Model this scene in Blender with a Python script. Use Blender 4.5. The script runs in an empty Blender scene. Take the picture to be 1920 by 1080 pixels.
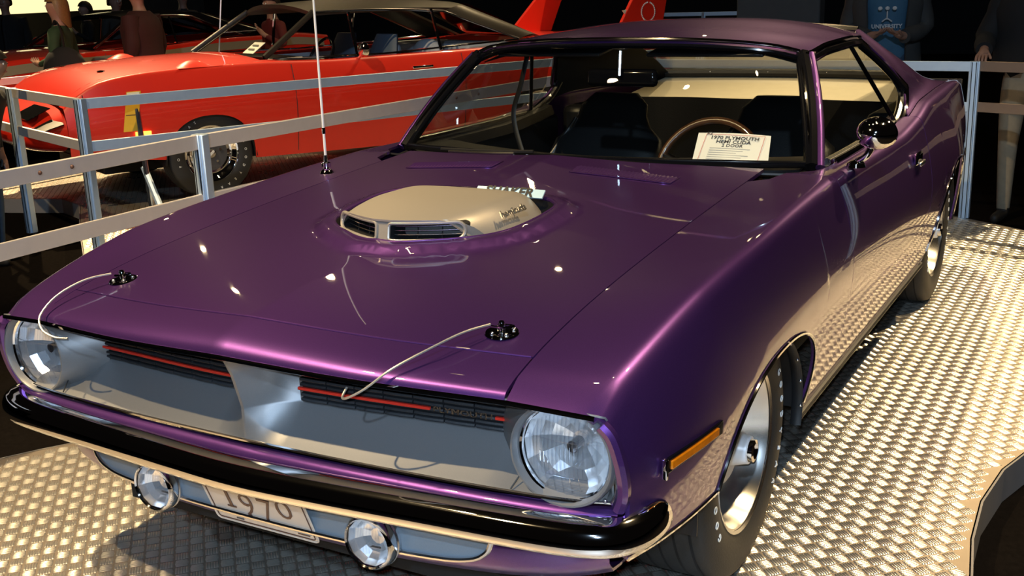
import bpy, bmesh, math, random
import numpy as np
from mathutils import Vector, Matrix
from mathutils.geometry import delaunay_2d_cdt
random.seed(7)
SC = bpy.context.scene
COL = SC.collection
PI = math.pi

# ------------------------------------------------------------------ camera
CAM = (1.63826, -2.55024, 1.49868)
YAW, PITCH, ROLL, FPX = 0.520786, -0.268451, 0.0351131, 2086.372
def _cam():
    cd = bpy.data.cameras.new('camera'); cd.sensor_width = 36; cd.lens = FPX/1920*36
    cd.clip_start = .05; cd.clip_end = 200
    co = bpy.data.objects.new('camera', cd); COL.objects.link(co)
    f = Vector((-math.sin(YAW)*math.cos(PITCH), math.cos(YAW)*math.cos(PITCH), math.sin(PITCH)))
    r = f.cross(Vector((0, 0, 1))).normalized(); d = f.cross(r)
    c, s = math.cos(ROLL), math.sin(ROLL)
    R = c*r+s*d; D = -s*r+c*d
    m = Matrix((( R.x, -D.x, -f.x, CAM[0]), (R.y, -D.y, -f.y, CAM[1]), (R.z, -D.z, -f.z, CAM[2]), (0, 0, 0, 1)))
    co.matrix_world = m
    SC.camera = co
_cam()

# ------------------------------------------------------------------ world, lamps, exposure
SC.view_settings.view_transform = 'Standard'; SC.view_settings.look = 'None'
SC.view_settings.gamma = 1; SC.view_settings.use_curve_mapping = False
SC.view_settings.exposure = 0.0
w = bpy.data.worlds.new('hall_air'); SC.world = w; w.use_nodes = True
w.node_tree.nodes['Background'].inputs[0].default_value = (.55, .42, .36, 1)
w.node_tree.nodes['Background'].inputs[1].default_value = .004
WARM = (1.0, .73, .38)
def spot(name, loc, tgt, power, color=WARM, size=70, radius=.07, blend=.5):
    l = bpy.data.lights.new(name, 'SPOT'); l.energy = power; l.color = color
    l.spot_size = math.radians(size); l.spot_blend = blend; l.shadow_soft_size = radius
    o = bpy.data.objects.new(name, l); COL.objects.link(o); o.location = loc
    o.rotation_euler = (Vector(tgt)-Vector(loc)).to_track_quat('-Z', 'Y').to_euler()
    return o
# theatre spots on the ceiling truss of the hall, plus an added glint spot and an added cool fill
spot('ceiling_or_added_spot', (-1.9, -4.0, 7.0), (0.0, .2, .2), 2300, size=50)
spot('ceiling_or_added_spot', (-2.2, -2.4, 6.6), (-1.3, -.5, 0), 2600, size=34)  # extra spot, added for glints on the front-left floor
spot('cool_fill', (3.4, -8.0, 6.2), (-1.0, 4.0, .6), 1700, color=(.55, .76, 1.0), size=80, radius=.12)  # added cool fill from behind the camera, brightens rails, posts and grille
spot('ceiling_or_added_spot', (3.6, 9.0, 7.0), (1.5, 2.6, 0), 3000, size=27)
spot('ceiling_or_added_spot', (-1.0, 8.0, 6.5), (0.0, 3.1, .9), 1100, size=24)
spot('ceiling_or_added_spot', (-2.2, 9.4, 7.2), (-3.6, 6.4, 1.0), 2200, size=50)
spot('ceiling_or_added_spot', (-9.3, 5.7, 7.2), (-5.4, 2.9, 0), 7000, size=30)
spot('ceiling_or_added_spot', (-3.4, -2.6, 7.2), (-4.8, 4.0, .6), 1700, size=45)
spot('ceiling_or_added_spot', (3.0, 2.6, 7.0), (.8, 1.2, .9), 1500, size=40)
for x, y in ((-2.2, 1.6), (.2, 3.2), (1.4, 4.6), (-.8, 5.0), (-1.6, 3.4), (.9, 1.9), (-.4, 1.2), (2.8, 3.2), (-2.8, 4.6), (1.9, 6.0)):
    spot('ceiling_or_added_spot', (x, y, 7.0), (x+.1, y-.1, 0), 34, size=60, radius=.06)
for x, y in ((-13.5, 11.0), (-9.5, 10.5), (-6.0, 12.0), (-11.5, 14.5), (-8.0, 15.0), (-14.5, 17.5), (-9.8, 19.0), (-4.5, 17.0), (-1.5, 14.0), (-6.5, 21.0), (-17.0, 14.0), (-12.5, 21.5)):
    spot('far_ceiling_spot', (x, y, 7.6), (x*.8, y*.8, 0), 46, size=100, radius=.05)
# the flash of the camera that took the picture
fl = bpy.data.lights.new('camera_flash', 'AREA'); fl.shape = 'DISK'; fl.size = .05; fl.energy = 40; fl.color = (.62, .80, 1.0)
flo = bpy.data.objects.new('camera_flash', fl); COL.objects.link(flo)
flo.location = (CAM[0]-.02, CAM[1]-.02, CAM[2]+.07)
flo.rotation_euler = (Vector((.1, .4, .75))-Vector(flo.location)).to_track_quat('-Z', 'Y').to_euler()

# ------------------------------------------------------------------ materials
MAT = {}
def mat(name, col, metallic=0., rough=.5, coat=0., coat_rough=.03, spec=.5, emit=None, es=1., trans=0., ior=1.45, noise=None, alpha=1., bump=None, sheen=0.):
    m = bpy.data.materials.new(name); m.use_nodes = True
    nt = m.node_tree; b = nt.nodes['Principled BSDF']
    def s(k, v):
        if k in b.inputs: b.inputs[k].default_value = v
    s('Base Color', (*col, 1)); s('Metallic', metallic); s('Roughness', rough); s('Coat Weight', coat); s('Coat Roughness', coat_rough)
    s('Specular IOR Level', spec); s('Transmission Weight', trans); s('IOR', ior); s('Alpha', alpha); s('Sheen Weight', sheen)
    if emit: s('Emission Color', (*emit, 1)); s('Emission Strength', es)
    if noise:   # (scale, amount): procedural colour variation
        tc = nt.nodes.new('ShaderNodeTexCoord'); n = nt.nodes.new('ShaderNodeTexNoise'); n.inputs['Scale'].default_value = noise[0]; n.inputs['Detail'].default_value = 4
        mx = nt.nodes.new('ShaderNodeMix'); mx.data_type = 'RGBA'
        a = noise[1]
        mx.inputs[6].default_value = (*[c*(1-a) for c in col], 1); mx.inputs[7].default_value = (*[min(1, c*(1+a)) for c in col], 1)
        nt.links.new(tc.outputs['Object'], n.inputs['Vector']); nt.links.new(n.outputs['Fac'], mx.inputs[0]); nt.links.new(mx.outputs[2], b.inputs['Base Color'])
    if bump:
        tc = nt.nodes.new('ShaderNodeTexCoord'); n = nt.nodes.new('ShaderNodeTexNoise'); n.inputs['Scale'].default_value = bump[0]; n.inputs['Detail'].default_value = 3
        bp = nt.nodes.new('ShaderNodeBump'); bp.inputs['Strength'].default_value = bump[1]; bp.inputs['Distance'].default_value = .002
        nt.links.new(tc.outputs['Object'], n.inputs['Vector']); nt.links.new(n.outputs['Fac'], bp.inputs['Height']); nt.links.new(bp.outputs['Normal'], b.inputs['Normal'])
    MAT[name] = m
    return m
mat('purple', (.108, .039, .205), metallic=.80, rough=.365, coat=1, coat_rough=.02, noise=(900, .35))
mat('chrome', (.86, .86, .88), metallic=1, rough=.045)
mat('satin_chrome', (.72, .72, .74), metallic=1, rough=.22)
mat('silver_paint', (.19, .193, .20), metallic=.45, rough=.42, noise=(700, .12))
mat('inset_paint', (.20, .25, .30), metallic=.2, rough=.5, noise=(500, .1))
mat('scoop_paint', (.34, .31, .27), metallic=.5, rough=.40, noise=(900, .12))
mat('black_plastic', (.008, .008, .009), rough=.5)
mat('grille_black', (.022, .024, .028), rough=.5, bump=(220, .3))
mat('black_gloss', (.004, .004, .005), rough=.12)
mat('black_matte', (.006, .006, .006), rough=.9)
mat('rubber', (.022, .021, .020), rough=.62, bump=(160, .25))
mat('vinyl_black', (.012, .012, .013), rough=.38, bump=(300, .3))
mat('red_stripe', (.75, .035, .02), rough=.4)
mat('white_paint', (.8, .8, .78), rough=.5)
mat('light_blue_label', (.36, .52, .60), rough=.5)
mat('amber', (.62, .17, .004), rough=.15, coat=1, emit=(1, .25, 0), es=.06, noise=(40, .5))
mat('plate_cream', (.62, .53, .44), rough=.45, noise=(60, .05))
mat('brown_ink', (.10, .045, .03), rough=.5)
mat('ink', (.05, .05, .06), rough=.6)
mat('ink_pale', (.45, .45, .45), rough=.6)
mat('ink_red', (.62, .2, .2), rough=.6)
mat('paper', (.78, .78, .74), rough=.6)
mat('wood', (.075, .030, .012), rough=.3, noise=(30, .4), coat=.6)
mat('shelf_cream', (.62, .56, .44), rough=.55, noise=(20, .08))
mat('glass', (1, 1, 1), rough=0, trans=1, ior=1.02, spec=.5)
mat('lens_glass', (.93, .96, .98), rough=.02, trans=1, ior=1.25)
mat('reflector', (.97, .98, .99), metallic=.82, rough=.16)
mat('brushed_alloy', (.80, .79, .77), metallic=1, rough=.24)
mat('steel_wheel', (.78, .80, .84), metallic=.05, rough=.35)
mat('rail_metal', (.66, .80, .98), metallic=.75, rough=.55, noise=(25, .06))
mat('rail_grey', (.74, .68, .64), metallic=.6, rough=.6, noise=(25, .06))
mat('post_metal', (.60, .74, .90), metallic=.7, rough=.45)
mat('rally_grey', (.10, .10, .11), metallic=.4, rough=.4)
mat('rail_shaded', (.26, .19, .15), metallic=.3, rough=.55, noise=(25, .08))  # same aluminium as the other rails, lack of light put into the colour
mat('mast_metal', (.85, .87, .90), metallic=.4, rough=.3)
mat('cable', (.36, .34, .30), metallic=.6, rough=.4)

def thin_glass(name, tint=(1, 1, 1), refl=.06):
    m = bpy.data.materials.new(name); m.use_nodes = True; nt = m.node_tree
    for n in list(nt.nodes):
        if n.type != 'OUTPUT_MATERIAL': nt.nodes.remove(n)
    out = [n for n in nt.nodes if n.type == 'OUTPUT_MATERIAL'][0]
    t = nt.nodes.new('ShaderNodeBsdfTransparent'); t.inputs[0].default_value = (*tint, 1)
    g = nt.nodes.new('ShaderNodeBsdfGlossy'); g.inputs['Roughness'].default_value = .01
    f = nt.nodes.new('ShaderNodeLayerWeight'); f.inputs['Blend'].default_value = .12
    mt = nt.nodes.new('ShaderNodeMath'); mt.operation = 'MULTIPLY_ADD'; mt.inputs[1].default_value = .5; mt.inputs[2].default_value = refl*.4
    mx = nt.nodes.new('ShaderNodeMixShader')
    nt.links.new(f.outputs['Fresnel'], mt.inputs[0]); nt.links.new(mt.outputs[0], mx.inputs[0])
    nt.links.new(t.outputs[0], mx.inputs[1]); nt.links.new(g.outputs[0], mx.inputs[2]); nt.links.new(mx.outputs[0], out.inputs[0])
    MAT[name] = m
thin_glass('window_glass', (.86, .88, .86))
thin_glass('lens_thin', (.97, .98, 1.0), .12)

# ------------------------------------------------------------------ geometry helpers
class Sp:
    """monotone cubic (PCHIP) through keys"""
    def __init__(s, pts):
        s.x = np.array([p[0] for p in pts], float); s.y = np.array([p[1:] for p in pts], float)
        h = np.diff(s.x)[:, None]; d = np.diff(s.y, axis=0)/h
        m = np.zeros_like(s.y)
        if len(s.x) == 2: m[:] = d[0]
        else:
            for k in range(s.y.shape[1]):
                for i in range(1, len(s.x)-1):
                    a, b = d[i-1, k], d[i, k]
                    if a*b > 0:
                        w1 = 2*h[i, 0]+h[i-1, 0]; w2 = h[i, 0]+2*h[i-1, 0]
                        m[i, k] = (w1+w2)/(w1/a+w2/b)
                m[0, k] = d[0, k]; m[-1, k] = d[-1, k]
        s.m = m
    def __call__(s, t):
        t = min(max(t, s.x[0]), s.x[-1])
        i = min(max(int(np.searchsorted(s.x, t))-1, 0), len(s.x)-2)
        h = s.x[i+1]-s.x[i]; u = (t-s.x[i])/h
        a = (2*u**3-3*u**2+1)*s.y[i]+(u**3-2*u**2+u)*h*s.m[i]+(-2*u**3+3*u**2)*s.y[i+1]+(u**3-u**2)*h*s.m[i+1]
        return float(a[0]) if len(a) == 1 else a
def lerp(a, b, t): return a+(b-a)*t
def V(*a): return Vector(a if len(a) > 1 else a[0])
def curve(pts, n=12, closed=False):
    """Catmull-Rom polyline through points"""
    P = [Vector(p) for p in pts]; out = []
    m = len(P); segs = m if closed else m-1
    for i in range(segs):
        if closed: p0, p1, p2, p3 = P[(i-1) % m], P[i], P[(i+1) % m], P[(i+2) % m]
        else: p0, p1, p2, p3 = P[max(i-1, 0)], P[i], P[i+1], P[min(i+2, m-1)]
        for k in range(n):
            t = k/n
            out.append(.5*((2*p1)+(p2-p0)*t+(2*p0-5*p1+4*p2-p3)*t*t+(3*p1-p0-3*p2+p3)*t**3))
    if not closed: out.append(P[-1].copy())
    return out

class MB:
    def __init__(s): s.v = []; s.f = []
    def add(s, vs, fs):
        o = len(s.v); s.v += [tuple(p) for p in vs]; s.f += [tuple(i+o for i in f) for f in fs]; return s
    def box(s, c, d, rot=None):
        x, y, z = d[0]/2, d[1]/2, d[2]/2
        vs = [Vector((sx*x, sy*y, sz*z)) for sx in (-1, 1) for sy in (-1, 1) for sz in (-1, 1)]
        if rot is not None: vs = [rot @ p for p in vs]
        return s.add([p+Vector(c) for p in vs], [(0, 1, 3, 2), (4, 6, 7, 5), (0, 4, 5, 1), (2, 3, 7, 6), (0, 2, 6, 4), (1, 5, 7, 3)])
    def grid(s, P, closed_u=False, closed_v=False, flip=False):
        n, m = len(P), len(P[0]); vs = [p for r in P for p in r]; fs = []
        for i in range(n if closed_u else n-1):
            for j in range(m if closed_v else m-1):
                a, b, c, d = i*m+j, ((i+1) % n)*m+j, ((i+1) % n)*m+(j+1) % m, i*m+(j+1) % m
                fs.append((a, d, c, b) if flip else (a, b, c, d))
        return s.add(vs, fs)
    def tube(s, pts, r, n=8, closed=False, cap=True, sx=1., up=None):
        P = [Vector(p) for p in pts]; m = len(P); rows = []; prev = None
        for i, p in enumerate(P):
            t = (P[(i+1) % m]-P[i-1]) if (closed or 0 < i < m-1) else (P[1]-P[0] if i == 0 else P[-1]-P[-2])
            t.normalize()
            u = prev if prev is not None else (Vector(up) if up else (Vector((0, 0, 1)) if abs(t.z) < .9 else Vector((1, 0, 0))))
            u = (u-t*u.dot(t)).normalized(); prev = u; w = t.cross(u)
            rr = r[i] if isinstance(r, (list, tuple)) else r
            rows.append([p+(u*math.cos(a)+w*math.sin(a)*sx)*rr for a in (2*PI*k/n for k in range(n))])
        s.grid(rows, closed_u=closed, closed_v=True)
        if cap and not closed:
            o = len(s.v)-m*n
            s.f.append(tuple(o+k for k in range(n))[::-1]); s.f.append(tuple(o+(m-1)*n+k for k in range(n)))
        return s
    def sweep(s, pts, sect, up=(0, 0, 1), closed=False, cap=True, closed_sect=True):
        """sect: list of (out, up) offsets; out = right of travel in the horizontal plane"""
        P = [Vector(p) for p in pts]; m = len(P); rows = []; U = Vector(up)
        for i, p in enumerate(P):
            t = (P[(i+1) % m]-P[i-1]) if (closed or 0 < i < m-1) else (P[1]-P[0] if i == 0 else P[-1]-P[-2])
            w = t.cross(U).normalized(); sc = sect(i/(m-1)) if callable(sect) else sect
            rows.append([p+w*a+U*b for a, b in sc])
        s.grid(rows, closed_u=closed, closed_v=closed_sect)
        if cap and not closed and closed_sect:
            n = len(rows[0]); o = len(s.v)-m*n
            s.f.append(tuple(o+k for k in range(n))[::-1]); s.f.append(tuple(o+(m-1)*n+k for k in range(n)))
        return s
    def lathe(s, prof, n=32, axis='x', c=(0, 0, 0), cap=False):
        rows = []
        for k in range(n):
            a = 2*PI*k/n; row = []
            for (h, r) in prof:
                if axis == 'x': p = (h, r*math.cos(a), r*math.sin(a))
                elif axis == 'y': p = (r*math.sin(a), h, r*math.cos(a))
                else: p = (r*math.cos(a), r*math.sin(a), h)
                row.append(Vector(p)+Vector(c))
            rows.append(row)
        return s.grid(rows, closed_u=True)
    def prism(s, poly, h0, h1, axis='z'):
        n = len(poly)
        def q(p, h): return (p[0], p[1], h) if axis == 'z' else ((h, p[0], p[1]) if axis == 'x' else (p[0], h, p[1]))
        vs = [q(p, h0) for p in poly]+[q(p, h1) for p in poly]
        return s.add(vs, [tuple(range(n))[::-1], tuple(range(n, 2*n))]+[(i, (i+1) % n, n+(i+1) % n, n+i) for i in range(n)])
    def ball(s, c, r, n=16, m=10):
        rx, ry, rz = (r, r, r) if not isinstance(r, (tuple, list)) else r
        return s.grid([[(c[0]+rx*math.sin(PI*j/m)*math.cos(2*PI*i/n), c[1]+ry*math.sin(PI*j/m)*math.sin(2*PI*i/n), c[2]+rz*math.cos(PI*j/m)) for j in range(m+1)] for i in range(n)], closed_u=True)
    def xform(s, mtx):
        s.v = [tuple(mtx @ Vector(p)) for p in s.v]; return s
    def mirror(s):
        s.v = [(-p[0], p[1], p[2]) for p in s.v]; s.f = [f[::-1] for f in s.f]; return s
    def build(s, name, m, parent=None, smooth=40, solid=0, bevel=0, label=None, recalc=True, weld=True, sub=0, kind=None, loc=None, rot=None):
        me = bpy.data.meshes.new(name); me.from_pydata(s.v, [], s.f); me.update()
        if weld or recalc:
            bm = bmesh.new(); bm.from_mesh(me)
            if weld: bmesh.ops.remove_doubles(bm, verts=bm.verts, dist=1e-5)
            if recalc: bmesh.ops.recalc_face_normals(bm, faces=bm.faces)
            bm.to_mesh(me); bm.free()
        return link(name, me, m, parent, smooth, solid, bevel, label, sub, kind, loc, rot)
def link(name, me, m, parent=None, smooth=40, solid=0, bevel=0, label=None, sub=0, kind=None, loc=None, rot=None):
    o = bpy.data.objects.new(name, me); COL.objects.link(o)
    for q in (m if isinstance(m, (list, tuple)) else [m]): me.materials.append(MAT[q])
    if parent: o.parent = parent
    if smooth: me.set_sharp_from_angle(angle=math.radians(smooth)) if hasattr(me, 'set_sharp_from_angle') else None
    me.polygons.foreach_set('use_smooth', [bool(smooth)]*len(me.polygons))
    if smooth and hasattr(me, 'set_sharp_from_angle'): me.set_sharp_from_angle(angle=math.radians(smooth))
    if solid:
        bd = {}
        for p in me.polygons:
            for e in p.edge_keys: bd[e] = bd.get(e, 0)+1
        at = me.attributes.get('sharp_edge') or me.attributes.new('sharp_edge', 'BOOLEAN', 'EDGE')
        fl_ = np.zeros(len(me.edges), bool); at.data.foreach_get('value', fl_)
        for i, e in enumerate(me.edges):
            if bd.get(e.key, 2) == 1: fl_[i] = True
        at.data.foreach_set('value', fl_)
        q = o.modifiers.new('solid', 'SOLIDIFY'); q.thickness = abs(solid); q.offset = -1 if solid > 0 else 1
    if bevel:
        q = o.modifiers.new('bevel', 'BEVEL'); q.width = bevel; q.segments = 2; q.limit_method = 'ANGLE'; q.angle_limit = math.radians(35)
    if sub:
        q = o.modifiers.new('sub', 'SUBSURF'); q.levels = sub; q.render_levels = sub
    if label: o['label'] = label
    if kind: o['kind'] = kind
    if loc: o.location = loc
    if rot: o.rotation_euler = rot
    return o
def empty(name, loc=(0, 0, 0), rz=0, label=None, cat=None, group=None, parent=None):
    o = bpy.data.objects.new(name, None); COL.objects.link(o); o.location = loc; o.rotation_euler = (0, 0, rz); o.empty_display_size = .1
    if parent: o.parent = parent
    tag(o, label, cat, group); return o
def tag(o, label=None, cat=None, group=None, kind=None):
    if label: o['label'] = label
    if cat: o['category'] = cat
    if group: o['group'] = group
    if kind: o['kind'] = kind
    return o
def inside(p, poly):
    x, y = p; c = False; n = len(poly)
    for i in range(n):
        x1, y1 = poly[i]; x2, y2 = poly[(i+1) % n]
        if (y1 > y) != (y2 > y) and x < (x2-x1)*(y-y1)/(y2-y1)+x1: c = not c
    return c
def pdist(p, poly):
    px, py = p; best = 1e9; n = len(poly)
    for i in range(n):
        x1, y1 = poly[i]; x2, y2 = poly[(i+1) % n]; dx, dy = x2-x1, y2-y1
        t = max(0, min(1, ((px-x1)*dx+(py-y1)*dy)/(dx*dx+dy*dy+1e-12)))
        d = math.hypot(px-x1-t*dx, py-y1-t*dy)
        if d < best: best = d
    return best
def panel(outline, zf, step=.025, holes=(), lines=(), extra=()):
    """sheet over an outline in plan, meshed by constrained triangulation, height zf(x, y)"""
    vs = []; es = []
    def loop(poly, closed=True):
        o = len(vs); n = len(poly)
        for p in poly: vs.append(Vector((p[0], p[1])))
        for i in range(n if closed else n-1): es.append((o+i, o+(i+1) % n))
    loop(outline)
    for h in holes: loop(h)
    for l in lines: loop(l, False)
    for p in extra: vs.append(Vector(p))
    xs = [p[0] for p in outline]; ys = [p[1] for p in outline]
    nx = int((max(xs)-min(xs))/step)+1; ny = int((max(ys)-min(ys))/step)+1
    for i in range(nx+1):
        for j in range(ny+1):
            p = (min(xs)+i*step, min(ys)+j*step)
            if not inside(p, outline) or pdist(p, outline) < step*.35: continue
            if any(inside(p, h) or pdist(p, h) < step*.35 for h in holes): continue
            vs.append(Vector(p))
    r = delaunay_2d_cdt(vs, es, [], 0, 1e-5)
    pts = r[0]; mb = MB(); tris = []
    for t in r[2]:
        c = sum((pts[i] for i in t), Vector((0, 0)))/3
        if inside(c, outline) and not any(inside(c, h) for h in holes): tris.append(tuple(t))
    mb.add([(p.x, p.y, zf(p.x, p.y)) for p in pts], tris)
    return mb
def dens(poly, step, closed=True):
    out = []; n = len(poly)
    for i in range(n if closed else n-1):
        a = Vector(poly[i]); b = Vector(poly[(i+1) % n]); k = max(1, int((b-a).length/step+.5))
        for j in range(k): out.append(tuple(a+(b-a)*(j/k)))
    if not closed: out.append(tuple(poly[-1]))
    return out
def text_mesh(txt, size=1., extrude=.0, align='CENTER', bold=0., res=3, shear=0.):
    cu = bpy.data.curves.new('txt', 'FONT'); cu.body = txt; cu.size = size; cu.extrude = extrude; cu.align_x = align; cu.align_y = 'CENTER'; cu.resolution_u = res; cu.offset = bold; cu.shear = shear
    o = bpy.data.objects.new('txt', cu); COL.objects.link(o)
    dg = bpy.context.evaluated_depsgraph_get(); dg.update()
    me = bpy.data.meshes.new_from_object(o.evaluated_get(dg))
    mb = MB(); mb.add([v.co for v in me.vertices], [tuple(p.vertices) for p in me.polygons])
    bpy.data.objects.remove(o); bpy.data.curves.remove(cu); bpy.data.meshes.remove(me)
    return mb
def frame(o, ex, ey, ez):
    """matrix with columns ex, ey, ez at o"""
    ex, ey, ez = Vector(ex).normalized(), Vector(ey).normalized(), Vector(ez).normalized()
    return Matrix(((ex.x, ey.x, ez.x, o[0]), (ex.y, ey.y, ez.y, o[1]), (ex.z, ey.z, ez.z, o[2]), (0, 0, 0, 1)))
# ------------------------------------------------------------------ floors and hall
def tread_mat(name, col, rough):
    m = mat(name, col, metallic=.85, rough=rough, noise=(9, .10))
    nt = m.node_tree; b = nt.nodes['Principled BSDF']
    tc = nt.nodes.new('ShaderNodeTexCoord'); n = nt.nodes.new('ShaderNodeTexNoise'); n.inputs['Scale'].default_value = 3.0; n.inputs['Detail'].default_value = 6
    mr = nt.nodes.new('ShaderNodeMapRange'); mr.inputs['To Min'].default_value = rough*.8; mr.inputs['To Max'].default_value = rough*1.25
    nt.links.new(tc.outputs['Object'], n.inputs['Vector']); nt.links.new(n.outputs['Fac'], mr.inputs['Value']); nt.links.new(mr.outputs[0], b.inputs['Roughness'])
tread_mat('tread_plate', (.34, .29, .24), .55)
tread_mat('tread_bar', (.74, .70, .63), .28)
mat('riser_grey', (.20, .19, .19), metallic=.1, rough=.5, noise=(12, .1))
mat('carpet', (.006, .005, .0045), rough=.95, spec=0, noise=(60, .4), bump=(300, .5))
mat('drape', (.006, .005, .006), rough=.95, noise=(4, .4))
mat('wall_grey', (.050, .044, .042), rough=.8, noise=(3, .2))
mat('lit_screen', (.9, .8, .5), rough=.6, emit=(1.0, .84, .42), es=1.25)
mat('panel_grey', (.14, .13, .125), rough=.7, noise=(8, .1))
MB().box((-4, 6, -.16), (34, 34, .10)).build('floor', 'carpet', kind='structure')
MB().box((-4, 20.5, 2.2), (40, .2, 5)).build('wall_back', 'drape', kind='structure')
MB().box((-20.9, 6, 2.2), (.2, 34, 5)).build('wall_left', 'wall_grey', kind='structure')

P_PURPLE = [(-1.66, -1.9), (-1.66, -.55), (-1.624, -.388), (-1.558, -.269), (-1.476, -.145), (-1.45, .4), (-1.45, 2.0), (-1.45, 4.9), (-.4, 4.93), (.584, 4.757), (1.093, 4.421), (1.9, 3.8), (2.1, 2.6), (1.72, 1.75), (1.53, 1.40), (1.413, 1.072), (1.368, .918), (1.339, .663), (1.346, .417), (1.371, .211), (1.45, -.10), (1.6, -.45), (1.7, -1.9)]
P_RED = [(-6.95, 2.80), (-6.6, 2.86), (-6.026, 2.951), (-5.579, 3.107), (-5.217, 2.969), (-4.795, 2.614), (-4.464, 2.336), (-3.35, 1.45), (-2.9, 2.2), (-1.75, 4.85), (-1.05, 6.4), (-.2, 9.0), (-3.0, 10.4), (-5.6, 9.4), (-6.55, 6.9), (-6.85, 4.8)]
def platform(name, poly):
    pl = MB().prism(poly, -.11, 0).build(name, 'tread_plate', kind='structure', smooth=0)
    # grey skirting round the edge
    n = len(poly); pc = [(x, y, -.055) for x, y in poly]
    cx = sum(p[0] for p in poly)/n; cy = sum(p[1] for p in poly)/n
    area = sum(poly[i][0]*poly[(i+1) % n][1]-poly[(i+1) % n][0]*poly[i][1] for i in range(n))
    s = 1 if area > 0 else -1
    MB().sweep(pc, [(s*.006, -.054), (s*.006, .055), (-s*.004, .055), (-s*.004, -.054)], closed=True).build('platform_skirting', 'riser_grey', pl, smooth=30)
    return pl
PLAT1 = platform('floor_platform', P_PURPLE)
PLAT2 = platform('floor_platform_far', P_RED)
def treads(poly, clip, nbar, parent, name):
    """five-bar tread: checkerboard of cells set at 45 degrees, each with raised bars"""
    s = .0400; c45 = math.sqrt(.5); vs = []; A = np.array(poly)
    x0, x1, y0, y1 = clip
    cells = []
    R = int(max(x1-x0, y1-y0)/s)+4; cx, cy = (x0+x1)/2, (y0+y1)/2
    I, J = np.meshgrid(np.arange(-R, R+1), np.arange(-R, R+1))
    I = I.ravel(); J = J.ravel()
    U = I*s; W = J*s
    X = cx+(U-W)*c45; Y = cy+(U+W)*c45
    k = (X > x0) & (X < x1) & (Y > y0) & (Y < y1)
    I, J, X, Y = I[k], J[k], X[k], Y[k]
    ins = np.zeros(len(X), bool); n = len(A)
    for i in range(n):
        xa, ya = A[i]; xb, yb = A[(i+1) % n]
        if ya == yb: continue
        c = ((ya > Y) != (yb > Y)) & (X < (xb-xa)*(Y-ya)/(yb-ya)+xa); ins ^= c
    for dx, dy in ((.03, 0), (-.03, 0), (0, .03), (0, -.03)):
        q = np.zeros(len(X), bool)
        for i in range(n):
            xa, ya = A[i]; xb, yb = A[(i+1) % n]
            if ya == yb: continue
            q ^= ((ya > Y+dy) != (yb > Y+dy)) & (X+dx < (xb-xa)*(Y+dy-ya)/(yb-ya)+xa)
        ins &= q
    I, J, X, Y = I[ins], J[ins], X[ins], Y[ins]
    par = (I+J) % 2
    d = np.where(par[:, None] == 0, np.array([[c45, c45]]), np.array([[-c45, c45]])); e = np.stack([-d[:, 1], d[:, 0]], 1)
    L = .0182; pitch = .0352/nbar; wd = pitch*.47; h = .0026
    prof = [(-1, 0), (-.62, .74), (0, 1), (.62, .74), (1, 0)] if nbar > 3 else [(-1, 0), (0, 1), (1, 0)]
    m = len(prof); V_ = []
    for b in range(nbar):
        o = (b-(nbar-1)/2)*pitch
        C_ = np.stack([X, Y], 1)+e*o
        l = L*(1-.10*abs(b-(nbar-1)/2)/max(1, (nbar-1)/2))
        q = np.zeros((len(X), 2*m, 3))
        for i, (p, z) in enumerate(prof):
            li = l*(1-.22*z)
            q[:, i, :2] = C_-d*li+e*wd*p; q[:, m+i, :2] = C_+d*li+e*wd*p; q[:, i, 2] = q[:, m+i, 2] = .0002+h*z
        V_.append(q.reshape(-1, 3))
    V_ = np.concatenate(V_); nb = len(V_)//(2*m)
    base = (np.arange(nb)*2*m)[:, None]
    f4 = []
    for i in range(m-1): f4 += [i, m+i, m+i+1, i+1]
    F4 = (base+np.array([f4])).reshape(-1, 4)
    f3 = []
    for i in range(1, m-1): f3 += [0, i, i+1, m, m+i+1, m+i]
    F3 = (base+np.array([f3])).reshape(-1, 3)
    me = bpy.data.meshes.new(name); me.vertices.add(len(V_)); me.vertices.foreach_set('co', V_.ravel().astype(np.float32))
    nl = F4.size+F3.size; me.loops.add(nl); me.loops.foreach_set('vertex_index', np.concatenate([F4.ravel(), F3.ravel()]).astype(np.int32))
    npoly = len(F4)+len(F3); me.polygons.add(npoly)
    st = np.concatenate([np.arange(len(F4))*4, F4.size+np.arange(len(F3))*3]); me.polygons.foreach_set('loop_start', st.astype(np.int32))
    me.update(calc_edges=True); me.validate()
    o = bpy.data.objects.new(name, me); COL.objects.link(o); me.materials.append(MAT['tread_bar']); o.parent = parent; o['kind'] = 'stuff'
    me.polygons.foreach_set('use_smooth', [True]*len(me.polygons))
    return o
treads(P_PURPLE, (-1.66, 1.85, -1.0, 4.93), 5, PLAT1, 'tread_bars')
treads(P_RED, (-7.2, -2.2, 1.5, 5.6), 3, PLAT2, 'tread_bars')
# lit screen and grey partitions far behind
def facing(name, u0, v0, u1, v1, y, m, t=.08): pass
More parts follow.
